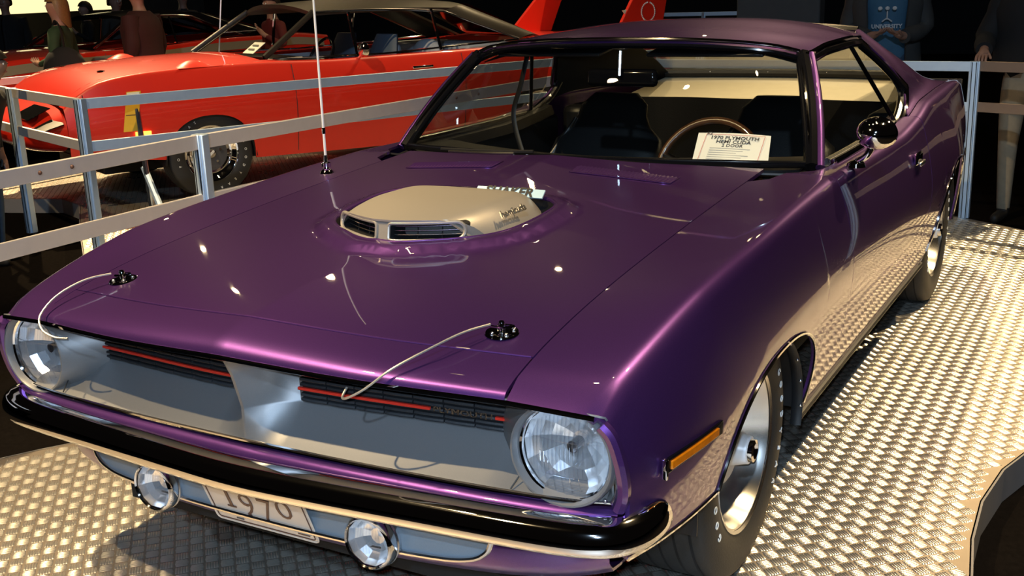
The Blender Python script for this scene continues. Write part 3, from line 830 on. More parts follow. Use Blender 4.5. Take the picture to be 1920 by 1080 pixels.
for ch, x, y, sx, sy in (('9', -.030, -.008, .95, 1.05), ('7', .026, -.010, .95, 1.05), ('0', .082, .008, 1.05, .85)):
    t = text_mesh(ch, .098, .0008, bold=-.0012); t.v = [(p[0]*sx, p[1]*sy, p[2]) for p in t.v]
    t.xform(pm @ Matrix.Translation((x, y, .0012))).build('plate_numeral', 'brown_ink', PL, smooth=0)
MB().box((-.075, -.060, .0008), (.022, .004, .001)).xform(pm).build('plate_slot', 'ink', PL)
MB().box((.112, -.0585, .0008), (.034, .0035, .001)).xform(pm).build('plate_print', 'brown_ink', PL)
MB().box((.112, -.0520, .0008), (.048, .005, .001)).xform(pm).build('plate_print', 'ink_pale', PL)
for sg in (1, -1):
    FL = empty('fog_lamp', parent=CAR); c = (sg*.312+.004, -.868, .380)
    Rf = Matrix.Translation(c) @ Matrix.Rotation(math.radians(0), 4, 'Z')
    MB().lathe([(-.022, .053), (-.026, .056), (-.020, .0605), (.0, .0615), (.018, .058), (.034, .045), (.044, .02), (.046, 0)], 36, 'y').xform(Rf).build('fog_lamp_shell', 'chrome', FL)
    MB().lathe([(.0, .0625), (.004, .064), (.008, .0625)], 36, 'y').xform(Rf).build('fog_lamp_band', 'satin_chrome', FL)
    MB().lathe([(-.018, .053), (-.004, .046), (.008, .034), (.016, .018), (.018, 0)], 11, 'y').xform(Rf).build('fog_lamp_reflector', 'reflector', FL, smooth=0)
    MB().lathe([(-.0225, .053), (-.029, .040), (-.033, .02), (-.034, 0)], 36, 'y').xform(Rf).build('fog_lamp_lens', 'lens_thin', FL)
    for k in range(-6, 7):
        x = k*.0072; h = math.sqrt(.047**2-x*x)
        MB().tube([(x, -.035+.012*((x*x+z*z)/.053**2), z) for z in np.linspace(-h*.3, h, 7)], .0013, 5).xform(Rf).build('lens_flute', 'lens_thin', FL)
    MB().tube([(c[0], c[1]+.005, c[2]+.058), (c[0], c[1]+.008, c[2]+.078)], .009, 10).build('fog_lamp_bracket', 'chrome', FL)
    MB().box((c[0], c[1]+.008, c[2]+.076), (.075, .03, .006)).build('bracket_foot', 'chrome', FL, bevel=.003)
    for dx in (-.02, .02): MB().ball((c[0]+dx, c[1]-.004, c[2]+.072), .006, 8, 6).build('bracket_nut', 'chrome', FL)
    MB().tube(curve([(c[0]+sg*.0, c[1]+.04, c[2]+.01), (c[0]+.06, c[1]+.05, c[2]+.03), (c[0]+.085, c[1]+.055, c[2]+.06)], 5), .0025, 5).build('fog_lamp_wire', 'black_plastic', FL)
# ------------------------------------------------------------------ greenhouse
wB = Sp([(0, .675, .935), (.25, .70, .934), (.45, .755, .930), (.65, .82, .925), (.745, .865, .922)])
wT = Sp([(0, 1.075, 1.270), (.20, 1.085, 1.268), (.40, 1.115, 1.258), (.55, 1.155, 1.240), (.615, 1.19, 1.222)])
def ws(u, v, off=0):
    a = abs(u); s = 1 if u >= 0 else -1
    xb, xt = a*.745, a*.615
    yb, zb = wB(xb); yt, zt = wT(xt)
    p = Vector((lerp(xb, xt, v)*s, lerp(yb, yt, v), lerp(zb, zt, v)))
    n = Vector((.35*u, -.62, .70)).normalized()
    return p+n*(.018*math.sin(PI*v)*.6+off)
rows = [[ws(u, v) for v in np.linspace(0, 1, 9)] for u in np.linspace(-1, 1, 31)]
MB().grid(rows).build('windshield', 'window_glass', CAR, smooth=80)
loop = [ws(u, 0, .002) for u in np.linspace(-1, 1, 31)]+[ws(1, v, .002) for v in np.linspace(.06, .94, 10)]+[ws(u, 1, .002) for u in np.linspace(1, -1, 31)]+[ws(-1, v, .002) for v in np.linspace(.94, .06, 10)]
MB().tube(loop, .012, 8, closed=True, sx=.6).build('windshield_gasket', 'black_gloss', CAR)
topl = [ws(u, 1.02, .012)+Vector((0, .01, .008)) for u in np.linspace(-1, 1, 41)]
sidel = [ws(-1, v, .008)+Vector((-.012, 0, .0)) for v in np.linspace(.03, 1, 12)]; sider = [ws(1, v, .008)+Vector((.012, 0, 0)) for v in np.linspace(1, .03, 12)]
MB().tube(sidel+topl+sider, .0075, 8).build('windshield_trim', 'chrome', CAR)
# roof
zR = Sp([(1.05, 1.287), (1.25, 1.308), (1.5, 1.322), (1.8, 1.330), (2.1, 1.322), (2.35, 1.292)])
eX = Sp([(1.05, .60), (1.2, .640), (1.4, .652), (1.7, .655), (1.95, .645), (2.15, .60), (2.35, .55)])
eZ = Sp([(1.05, 1.235), (1.2, 1.238), (1.4, 1.257), (1.7, 1.260), (1.95, 1.250), (2.15, 1.25), (2.35, 1.245)])
def froof(x): return wT(min(.615, abs(x)))[0]+.012+max(0, abs(x)-.615)*.8
rows = []
for v in np.linspace(0, 1, 31):
    row = []
    for u in np.linspace(-1, 1, 41):
        y = lerp(1.08, 2.32, v); xe = eX(y); x = u*xe
        yy = y+(froof(x)-1.08)*(1-v)**2
        z = lerp(zR(y), eZ(y), abs(u)**2.6)
        if v == 0: z -= .004
        row.append((x, yy, z))
    rows.append(row)
ROOF = MB().grid(rows).build('roof', 'purple', CAR, smooth=60, solid=.008)
for sg in (1, -1):
    # A pillar
    pb, pt = Vector((sg*.772, .850, .915)), Vector((sg*.640, 1.195, 1.232))
    pts = [pb.lerp(pt, k/8)+Vector((sg*.010, 0, .01))*math.sin(PI*k/8) for k in range(9)]
    MB().tube([p+Vector((sg*.012, .02, 0)) for p in pts], .0145, 10, up=(1, 0, 0)).build('windshield_pillar', 'purple', CAR)
    # inner face of the pillar
    MB().tube([p+Vector((-sg*.014, .016, 0)) for p in pts], .024, 8).build('pillar_trim', 'black_gloss', CAR)
    # side window frame: drip rail, rear edge, belt moulding
    rail = [Vector((sg*(eX(y)+.004), y, eZ(y)-.004)) for y in np.linspace(1.195, 1.93, 14)]
    MB().tube([pt+Vector((0, 0, .004))]+rail, .009, 8).build('drip_rail', 'chrome', CAR)
    MB().tube([p+Vector((0, .0, -.022)) for p in rail], .016, 8).build('window_channel', 'black_gloss', CAR)
    rear = curve([(sg*.645, 1.93, 1.240), (sg*.715, 2.05, 1.150), (sg*.79, 2.165, 1.040)], 6)
    MB().tube(rear, .011, 8).build('quarter_window_frame', 'chrome', CAR)
    MB().tube([p+Vector((0, -.03, -.008)) for p in rear], .014, 8).build('quarter_window_seal', 'black_gloss', CAR)
    tip = curve([(sg*.79, 2.165, 1.040), (sg*.805, 2.10, .975), (sg*.815, 1.97, .930), (sg*.812, 1.85, .920)], 6)
    belt = tip+[Vector((sg*(belt_x(y)+.004), y, zP(y)+.002)) for y in np.linspace(1.7, .93, 12)]
    MB().tube(belt, .0115, 8).build('belt_molding', 'chrome', CAR)
    MB().tube([p+Vector((-sg*.022, 0, .0)) for p in belt], .014, 8).build('inner_belt_molding', 'satin_chrome' , CAR)
    # division between door glass and quarter glass
    MB().tube([(sg*.66, 1.70, 1.245), (sg*.80, 1.93, .925)], .008, 8).build('window_divider', 'black_gloss', CAR)
    # side glass
    rows = []
    for k in range(13):
        t_ = k/12; y = lerp(1.22, 1.92, t_); yb = lerp(.90, 2.08, t_)
        a = Vector((sg*(eX(y)-.004), y, eZ(y)-.015)); zb = .925 if yb < 1.9 else lerp(.925, .985, (yb-1.9)/.18)
        b = Vector((sg*.800, yb, zb))
        rows.append([a.lerp(b, q)+Vector((sg*.02*math.sin(PI*q), 0, 0)) for q in (0, .25, .5, .75, 1)])
    MB().grid(rows).build('side_glass', 'window_glass', CAR, smooth=60)
    # rear pillar flowing into the quarter
    cT = Sp([(0, .642, 1.93, 1.252), (.18, .575, 2.22, 1.262), (.4, .565, 2.50, 1.215), (.65, .585, 2.83, 1.115), (.85, .605, 3.10, 1.015), (1, .615, 3.30, .968)])
    cM = Sp([(0, .792, 2.155, 1.035), (.2, .765, 2.35, 1.055), (.45, .745, 2.62, 1.040), (.7, .72, 2.92, 1.010), (1, .70, 3.32, .966)])
    rows = []
    for k in range(33):
        u = k/32; y0 = lerp(1.985, 3.34, u); T = Vector(cT(u)); Mi = Vector(cM(u)); B = Vector((xP(y0)-.047, y0, zP(y0)-.001))
        if u < .12: pass
        row = []
        for q in np.linspace(0, 1, 15):
            if q < .55:
                s = q/.55; p = T.lerp(Mi, s); p.x += .02*math.sin(PI*s)
            else:
                s = (q-.55)/.45; c = Vector((lerp(Mi.x, B.x, .35), lerp(Mi.y, B.y, .5), lerp(Mi.z, B.z, .85)))
                p = Mi*(1-s)**2+c*2*s*(1-s)+B*s*s
            row.append((sg*p.x, p.y, p.z))
        rows.append(row)
    mb = MB().grid(rows)
    if sg < 0: mb.f = [f[::-1] for f in mb.f]
    mb.build('rear_pillar', 'purple', CAR, smooth=60, solid=.006)
    MB().grid([[(p[0]-sg*.022, p[1]-.01, p[2]-.012) for p in r[:12]] for r in rows]).build('rear_pillar_lining', 'black_matte', CAR, solid=.004)
# rear window and its frame, deck lid, tail
rows = [[(lerp(.56, .60, v)*u, lerp(2.30, 3.08, v)+.06*(1-u*u)*(1 if v > .5 else v*2), lerp(1.285, 1.000, v**1.15)-.03*u*u*(1-v)) for v in np.linspace(0, 1, 9)] for u in np.linspace(-1, 1, 21)]
MB().grid(rows).build('rear_window', 'window_glass', CAR, smooth=80)
MB().tube([Vector(r[-1])+Vector((0, -.01, .004)) for r in rows], .022, 8).build('rear_window_gasket', 'black_plastic', CAR)
for k in (4, 9, 14): MB().ball(Vector(rows[k][-1])+Vector((0, -.028, .012)), .004, 8, 6).build('gasket_screw', 'satin_chrome', CAR)
MB().tube([r[0] for r in rows], .016, 8).build('rear_window_header', 'black_gloss', CAR)
rows = [[(u*lerp(.615, .74, v), lerp(3.12, 3.73, v)+.05*(1-u*u)*(1-v), lerp(.955, .86, v)+.006*(1-u*u)) for v in np.linspace(0, 1, 9)] for u in np.linspace(-1, 1, 21)]
MB().grid(rows).build('deck_lid', 'purple', CAR, smooth=60, solid=.01)
for sg in (1, -1):
    rows = [[(sg*lerp(lerp(.615, .74, v), xP(lerp(3.32, 3.72, v))-.045, s), lerp(3.14, 3.72, v), lerp(lerp(.955, .86, v), zP(lerp(3.32, 3.72, v))-.002, s)) for s in (0, .5, 1)] for v in np.linspace(0, 1, 9)]
    MB().grid(rows).build('quarter_top', 'purple', CAR, smooth=60, solid=.006)
rows = [[(u*.79, 3.73+.03*(1-u*u), z) for z in np.linspace(.93, .42, 9)] for u in np.linspace(-1, 1, 21)]
MB().grid(rows).build('tail_panel', 'black_plastic', CAR, solid=.01)
rbp = [(-.80, 3.62, .56), (-.79, 3.70, .56), (-.73, 3.75, .56), (-.3, 3.78, .56), (.3, 3.78, .56), (.73, 3.75, .56), (.79, 3.70, .56), (.80, 3.62, .56)]
MB().sweep(curve(rbp, 6), [(-.03, -.05), (-.045, 0), (-.03, .05), (.01, .05), (.01, -.05)]).build('rear_bumper', 'chrome', CAR, smooth=50)

# ------------------------------------------------------------------ cabin
rows = [[(u*.72, lerp(wB(abs(u)*.72)[0]+.015, wB(abs(u)*.72)[0]+.33+.06*u*u, v), .905+.022*math.sin(PI*v*.9)-.03*v*v) for v in np.linspace(0, 1, 8)]+[(u*.72, wB(abs(u)*.72)[0]+.34+.06*u*u, .74)] for u in np.linspace(-1, 1, 21)]
DASH = MB().grid(rows).build('dashboard', 'vinyl_black', CAR, smooth=50, solid=.01)
MB().box((0, 1.9, .36), (1.5, 2.4, .04)).build('cabin_floor', 'black_matte', CAR)
for sg in (1, -1):
    MB().box((sg*.775, 1.5, .66), (.03, 1.25, .46)).build('door_trim', 'vinyl_black', CAR, bevel=.01)
    rows = [[(sg*.80, y, zP(y)-.004), (sg*.755, y, zP(y)-.012), (sg*.74, y, zP(y)-.05)] for y in np.linspace(.93, 2.05, 14)]
    MB().grid(rows).build('door_cap', 'vinyl_black', CAR, solid=.004)
    MB().box((sg*.70, 2.45, .68), (.12, .6, .5)).build('rear_side_trim', 'vinyl_black', CAR, bevel=.03)
# high-back bucket seats
def seat(x):
    S = empty('front_seat', parent=CAR)
    rows = []
    for k in range(13):
        t_ = k/12; z = lerp(.46, 1.02, t_); y = lerp(1.62, 1.90, t_)
        hw = Sp([(0, .25), (.45, .265), (.68, .24), (.78, .165), (.93, .15), (1, .10)])(t_); th = Sp([(0, .09), (.6, .075), (.8, .06), (1, .03)])(t_)
        rows.append([(x+hw*(abs(math.cos(a))**.7)*(1 if math.cos(a) > 0 else -1), y+th*(abs(math.sin(a))**.8)*(1 if math.sin(a) > 0 else -1), z) for a in (2*PI*q/24 for q in range(24))])
    m = MB().grid(rows, closed_v=True); n = len(m.v); m.f.append(tuple(range(n-24, n)))
    m.build('seat_back', 'vinyl_black', S, smooth=60)
    MB().box((x, 1.42, .48), (.50, .52, .14)).build('seat_cushion', 'vinyl_black', S, bevel=.05)
    MB().tube([(x-.24, 1.60, .50), (x-.265, 1.70, .72), (x-.16, 1.82, .92)], .006, 6).build('seat_piping', 'satin_chrome', S)
seat(.36); seat(-.36)
# rear bench and parcel shelf
rows = []
for k in range(9):
    t_ = k/8; rows.append([(u*.62, lerp(2.42, 2.66, t_)-.03*math.cos(u*PI)**2, lerp(.50, .905, t_)) for u in np.linspace(-1, 1, 25)])
MB().grid(rows).build('rear_bench_back', 'vinyl_black', CAR, solid=.05)
MB().box((0, 2.22, .47), (1.2, .45, .12)).build('rear_bench_cushion', 'vinyl_black', CAR, bevel=.04)
rows = [[(u*lerp(.70, .60, v), lerp(2.64, 3.10, v)+.05*(1-u*u)*v, lerp(.905, .985, v)) for v in np.linspace(0, 1, 8)] for u in np.linspace(-1, 1, 17)]
MB().grid(rows).build('parcel_shelf', 'shelf_cream', CAR, solid=.01)
# steering wheel, tilted
ST = empty('steering_wheel', parent=CAR)
sc_ = Vector((.335, 1.12, .842)); tl = Matrix.Translation(sc_) @ Matrix.Rotation(math.radians(62), 4, 'X')
MB().tube([tl @ Vector((.185*math.cos(a), .185*math.sin(a), 0)) for a in (2*PI*k/48 for k in range(48))], .0135, 10, closed=True).build('wheel_rim', 'wood', ST)
for a in (.3, PI-.3, -PI/2): MB().tube([tl @ Vector((.02*math.cos(a), .02*math.sin(a), -.02)), tl @ Vector((.18*math.cos(a), .18*math.sin(a), 0))], .009, 6, sx=2).build('wheel_spoke', 'satin_chrome', ST)
MB().lathe([(-.05, .05), (-.02, .045), (.0, .03), (.004, 0)], 20, 'z').xform(tl).build('wheel_hub', 'black_gloss', ST)
MB().tube([tl @ Vector((0, 0, -.05)), tl @ Vector((0, 0, -.40))], .03, 10).build('steering_column', 'black_plastic', ST)
# rear-view mirror with bright stem
RM = empty('rear_view_mirror', parent=CAR)
MB().tube([(0, 1.135, 1.250), (0, 1.125, 1.165)], .0085, 8).build('mirror_stem', 'satin_chrome', RM)
MB().box((.0, 1.15, 1.155), (.27, .035, .062)).build('mirror_head', 'black_gloss', RM, bevel=.016)
MB().box((0, 1.14, 1.262), (.05, .05, .014)).build('mirror_mount', 'satin_chrome', RM, bevel=.004)
# sun visors
for x in (-.30, .30): MB().box((x, 1.22, 1.243), (.42, .14, .012), Matrix.Rotation(math.radians(8), 3, 'X')).build('sun_visor', 'vinyl_black', CAR, bevel=.004)
# rear headliner
rows = [[(u*(eX(y)-.03), y, lerp(zR(y), eZ(y), abs(u)**2.6)-.035) for u in np.linspace(-1, 1, 17)] for y in np.linspace(1.22, 2.28, 10)]
MB().grid(rows).build('headliner', 'black_matte', CAR, solid=.004)
# shoulder belt hanging behind the passenger seat
MB().tube(curve([(-.62, 1.60, 1.235), (-.665, 1.60, 1.08), (-.70, 1.59, .95), (-.64, 1.55, .80)], 6), .011, 6, sx=.3).build('shoulder_belt', 'black_plastic', CAR)

# ------------------------------------------------------------------ door mirrors, antenna
for sg in (1,):
    DM = empty('door_mirror', parent=CAR)
    b = Vector((sg*.885, .90, .918))
    MB().lathe([(0, .03), (.012, .026), (.02, .012), (.022, 0)], 16, 'z', b).build('mirror_base', 'chrome', DM)
    MB().tube(curve([b+Vector((0, 0, .015)), b+Vector((sg*.03, -.01, .035)), b+Vector((sg*.045, -.01, .062))], 5), .011, 10).build('mirror_arm', 'chrome', DM)
    c = b+Vector((sg*.055, -.015, .105))
    m = MB().lathe([(-.055, 0), (-.050, .024), (-.030, .048), (0, .061), (.022, .062), (.028, .058), (.024, .0)], 30, 'y')
    m.v = [(p[0]*1.0, p[1], p[2]*.80) for p in m.v]
    m.xform(Matrix.Translation(c) @ Matrix.Rotation(sg*math.radians(-14), 4, 'Z')).build('mirror_shell', 'chrome', DM)
    # vent handle bulge inside the glass
AN = empty('radio_antenna', parent=CAR)
ab = Vector((-.722, .350, .900)); ab.z = ztop(ab.x, ab.y)
MB().lathe([(-.004, .024), (.006, .021), (.014, .011), (.02, .010), (.022, .016), (.034, .016), (.037, .008), (.06, .0055)], 16, 'z', ab).build('antenna_base', 'chrome', AN)
MB().tube([ab+Vector((0, 0, .05)), ab+Vector((-.012, .015, .45)), ab+Vector((-.03, .04, 1.0))], [.0045, .0038, .003], 8).build('antenna_mast', 'mast_metal', AN)
MB().tube([ab+Vector((-.0032, .004, .13)), ab+Vector((-.0036, .0045, .15))], .006, 8).build('antenna_joint', 'chrome', AN)
# ------------------------------------------------------------------ wheels
def ring_text(txt, r, size, x, sg, a0, span, depth=.0015):
    """letters laid round a tyre wall; a0 = start angle from the top, clockwise seen from outside"""
    out = []; n = len(txt)
    for i, ch in enumerate(txt):
        if ch == ' ': continue
        a = a0+span*(i/(max(1, n-1)))
        up = Vector((0, -math.sin(a)*-1, math.cos(a))) if False else Vector((0, sg*math.sin(a)*1.0, math.cos(a)))
        n_ = Vector((sg, 0, 0)); ex = up.cross(n_)
        m = text_mesh(ch, size, depth, res=2); m.xform(frame(Vector((x, 0, 0))+up*r, ex, up, n_))
        out.append(m)
    return out
_wc = {}
def muscle_wheel(loc, sg, parent, R=.335, W=.255, rr=.212, style='dish', letters=None, scale=1.):
    WH = empty('wheel', loc, parent=parent)
    h = W/2
    prof = [(-h*.86, rr-.006), (-h*.97, rr+.025), (-h, rr+.065), (-h*.93, R-.022), (-h*.80, R-.006), (-h*.5, R-.001), (0, R), (h*.5, R-.001), (h*.80, R-.006), (h*.93, R-.022), (h, rr+.065), (h*.97, rr+.025), (h*.86, rr-.006)]
    tp = []
    S = curve([(a, b, 0) for a, b in prof], 3)
    MB().lathe([(sg*p.x, p.y) for p in S], 72, 'x').build('tire', 'rubber', WH, smooth=50)
    for k in range(-2, 3):   # tread grooves as thin dark rings
        MB().lathe([(sg*(k*.042-.003), R+.0006), (sg*(k*.042+.003), R+.0006)], 72, 'x').build('tread_groove', 'black_matte', WH)
    if style == 'dish':
        MB().lathe([(sg*q, r) for q, r in ((h*.84, rr+.004), (h*.90, rr), (h*.88, rr-.010), (h*.78, rr-.016), (h*.2, rr-.040), (-h*.05, rr-.052), (-h*.12, rr-.06))], 64, 'x').build('rim_barrel', 'brushed_alloy', WH, smooth=50)
        MB().lathe([(sg*q, r) for q, r in ((h*.82, rr+.008), (h*.93, rr+.003), (h*.90, rr-.006))], 64, 'x').build('rim_flange', 'satin_chrome', WH)
        MB().lathe([(sg*q, r) for q, r in ((-h*.12, rr-.055), (h*.02, .125), (h*.30, .105), (h*.50, .098), (h*.55, .088), (h*.54, .05))], 48, 'x').build('wheel_disc', 'steel_wheel', WH, smooth=40)
        MB().lathe([(sg*q, r) for q, r in ((h*.53, .056), (h*.56, .050), (h*.90, .038), (h*.98, .036), (h*1.0, .029))], 32, 'x').build('hub_cone', 'steel_wheel', WH, smooth=40)
        MB().lathe([(sg*q, r) for q, r in ((h*.98, .031), (h*1.08, .029), (h*1.10, .021), (h*1.04, .016), (h*1.04, 0))], 24, 'x').build('hub_cap', 'chrome', WH, smooth=40)
    else:
        MB().lathe([(sg*q, r) for q, r in ((h*.80, rr+.006), (h*.92, rr+.002), (h*.86, rr-.016), (h*.62, rr-.030), (h*.55, rr-.052), (h*.62, rr-.060), (h*.58, rr-.085))], 64, 'x').build('trim_ring', 'chrome', WH, smooth=50)
        MB().lathe([(sg*q, r) for q, r in ((h*.50, rr-.05), (h*.64, rr-.085), (h*.60, .10), (h*.66, .05), (h*.70, .0))], 48, 'x').build('wheel_disc', 'rally_grey', WH, smooth=40)
        for k in range(5):
            a = 2*PI*k/5+.3
            MB().tube([(sg*h*.60, .078*math.cos(a), .078*math.sin(a)), (sg*h*.74, .078*math.cos(a), .078*math.sin(a))], .010, 8).build('lug_nut', 'chrome', WH)
        MB().lathe([(sg*q, r) for q, r in ((h*.66, .04), (h*.80, .034), (h*.84, .018), (h*.84, 0))], 24, 'x').build('hub_cap', 'chrome', WH, smooth=40)
        MB().box((sg*h*.86, 0, .0), (.004, .05, .016), Matrix.Rotation(.7, 3, 'X')).build('hub_badge', 'white_paint', WH)
    MB().lathe([(sg*-h*.3, rr-.05), (sg*-h*.3, .02)], 32, 'x').build('brake_drum', 'black_matte', WH)
    if letters:
        for txt, a0, span in letters:
            for lt in ring_text(txt, rr+.056, .027, sg*(h+.0006), sg, a0, span): lt.build('sidewall_letter', 'white_paint', WH, smooth=0)
    return WH
LT = [('GOODYEAR', math.radians(60), math.radians(70)), ('GOODYEAR', math.radians(240), math.radians(70))]
for sg in (1, -1):
    muscle_wheel((sg*.728, 0, .335), sg, CAR, letters=LT if sg > 0 else None)
    muscle_wheel((sg*.735, 2.743, .335), sg, CAR, R=.335, W=.265, letters=LT if sg > 0 else None)
# ------------------------------------------------------------------ crowd barriers of slotted aluminium
def post(p, parent, h=.95, w=.062, z0=0):
    P_ = empty('post', parent=parent)
    x, y = p
    MB().box((x, y, z0+h/2), (w, w*.62, h)).build('post_body', 'post_metal', P_, bevel=.004)
    MB().box((x, y, z0+h/2), (w*.66, w, h*.999)).build('post_rib', 'post_metal', P_, bevel=.003)
    for sx in (-1, 1):
        MB().box((x+sx*.012, y-w*.502, z0+h/2), (.005, .002, h*.99)).build('post_slot', 'black_plastic', P_)
    return P_
def rail(a, b, z, parent, m='rail_metal', h=.058, t=.022, bolts=()):
    A, B = Vector((*a, z)), Vector((*b, z)); d = B-A
    o = MB().sweep([A, B], [(-t/2, -h/2), (t/2, -h/2), (t/2, h/2), (-t/2, h/2)]).build('rail', m, parent, smooth=30, bevel=.002)
    nn = d.cross(Vector((0, 0, 1))).normalized()
    for f in bolts: MB().ball(A+d*f+nn*(t/2), .008, 8, 6).build('rail_bolt', 'brown_ink', o)
    return o
def barrier(name, pts, label, zs=(.92, .68), m='rail_metal', posts=None, z0=0, group='aluminium crowd barriers', bolts=(), h=.95):
    B = empty(name, (0, 0, 0), 0, label, 'barrier', group)
    for i in range(len(pts)-1):
        for z in zs: rail(pts[i], pts[i+1], z, B, m if isinstance(m, str) else m[i], bolts=bolts if z == zs[0] else ())
    for p in (pts if posts is None else posts): post(p, B, h, z0=z0)
    return B
barrier('crowd_barrier', [(-1.665, -1.2), (-1.668, .726), (-1.452, 3.6), (-1.40, 4.62)], 'grey barrier along the passenger side of the purple car', m='rail_grey', posts=[(-1.672, .735), (-1.40, 4.65)], z0=-.11, bolts=(.60, .67), h=1.06)
barrier('crowd_barrier', [(-1.38, 4.78), (.728, 4.654)], 'pale barrier across the tail of the purple car with slotted end post', posts=[(.728, 4.67)])
barrier('crowd_barrier', [(.76, 4.67), (1.9, 4.25)], 'shade-toned barrier under the hand of the person in tan trousers', m='rail_shaded', posts=[(1.95, 4.25)])
barrier('crowd_barrier', [(-3.555, 1.737), (-2.534, 4.021), (-1.55, 6.2)], 'pale barrier in front of the driver side of the orange-red winged car', posts=[(-3.56, 1.73), (-1.55, 6.2)])
barrier('crowd_barrier', [(-3.60, 1.75), (-4.72, 2.17), (-6.6, 2.93)], 'tan barrier round the nose of the orange-red winged car', m='rail_grey', posts=[(-4.725, 2.168), (-6.6, 2.93)])
barrier('crowd_barrier', [(-6.75, 3.2), (-6.72, 5.2), (-6.5, 6.6)], 'pale barrier between the two orange-red cars', zs=(.835, .60), posts=[(-6.75, 3.2), (-6.5, 6.6)], h=.86)
barrier('crowd_barrier', [(-5.6, 14.2), (-3.3, 14.4)], 'pale barrier far behind the roof of the purple car', posts=[(-4.45, 14.3), (-3.3, 14.4)])
barrier('crowd_barrier', [(-13.6, 8.0), (-11.6, 9.2)], 'pale barrier in the far left beyond the striped red car', zs=(.80, .55), posts=[(-11.6, 9.2)], h=.85)
# placard on a stand beside the nose of the winged car
SG = empty('placard_stand', (0, 0, 0), 0, 'yellow and cream placard on a splayed stand before the winged car', 'sign')
MB().tube([(-3.35, 1.98, -.0), (-3.42, 2.02, .45), (-3.48, 2.06, .86)], .016, 8).build('stand_pole', 'satin_chrome', SG)
MB().tube([(-3.46, 2.04, .52), (-3.05, 1.88, .0)], .020, 8).build('stand_leg', 'post_metal', SG)
mat('placard_yellow', (.75, .42, .03), rough=.5); mat('placard_cream', (.75, .68, .50), rough=.5)
fm = frame((-3.50, 2.04, .845), Vector((.82, .40, .05)), Vector((.16, .10, 1)), Vector((.42, -.9, .1)))
MB().box((0, 0, 0), (.085, .235, .006)).xform(fm).build('placard_card', 'placard_yellow', SG)
MB().box((0, .085, .004), (.075, .055, .003)).xform(fm).build('placard_heading', 'placard_cream', SG)
MB().box((-.005, .075, .006), (.05, .022, .001)).xform(fm).build('placard_print', 'brown_ink', SG)
MB().box((.0, -.02, .004), (.07, .004, .002)).xform(fm).build('placard_print', 'brown_ink', SG)
# cream screen and grey partitions in the far background
tag(MB().box((-17.6, 11.6, 1.75), (.15, 6.0, 1.05)).build('lit_screen', 'lit_screen', bevel=.02), 'glowing cream projection screen on the far left wall', 'screen')
tag(MB().box((-3.05, 13.6, .75), (1.2, .3, 1.7)).build('grey_partition', 'panel_grey', bevel=.03), 'plain grey partition panel behind the roof of the purple car', 'partition')
# typed sheet on the dashboard edge of the purple car
SH = empty('info_sheet', (0, 0, 0), 0, 'printed paper sheet propped at the windshield base of the purple car', 'paper')
pa, pb, pcn, pd = Vector((.395, .80, .930)), Vector((.636, .815, .925)), Vector((.612, .925, .999)), Vector((.378, .905, 1.004))
rows = [[pa.lerp(pb, u).lerp(pd.lerp(pcn, u), v)+Vector((0, -.004, .004))*math.sin(PI*u) for v in np.linspace(0, 1, 6)] for u in np.linspace(0, 1, 8)]
MB().grid(rows).build('sheet', 'paper', SH, solid=.0006)
ex = (pb-pa).normalized(); ey = ((pd-pa)-ex*(pd-pa).dot(ex)).normalized(); ez = ex.cross(ey)
ctr = (pa+pb+pcn+pd)/4+ez*.006
fm = frame(ctr, ex, ey, ez)
for txt, sz, yy, b, mt in (('1970 PLYMOUTH', .021, .040, .0004, 'ink'), ('HEMI CUDA', .021, .022, .0004, 'ink'), ('2 DOOR', .018, .005, .0003, 'ink'), ('K2', .016, .058, .0003, 'ink')):
    t = text_mesh(txt, sz, .0002, bold=b, res=2); t.v = [(p[0]+(-.085 if txt == 'K2' else 0), p[1]+yy, p[2]) for p in t.v]
    t.xform(fm).build('sheet_heading', mt, SH, smooth=0)
for k in range(6): MB().box((-.005-.01*(k % 3), -.008-.010*k, 0), (.13-.02*(k % 3), .0025, .0003)).xform(fm).build('sheet_line', 'ink_pale', SH)
for d in ((-.095, 0, .0016, .12), (.095, 0, .0016, .12)): MB().box((d[0], d[1]-.005, 0), (d[2], d[3], .0003)).xform(fm).build('sheet_border', 'ink_red', SH)
MB().box((0, .055, 0), (.19, .0016, .0003)).xform(fm).build('sheet_border', 'ink_red', SH)
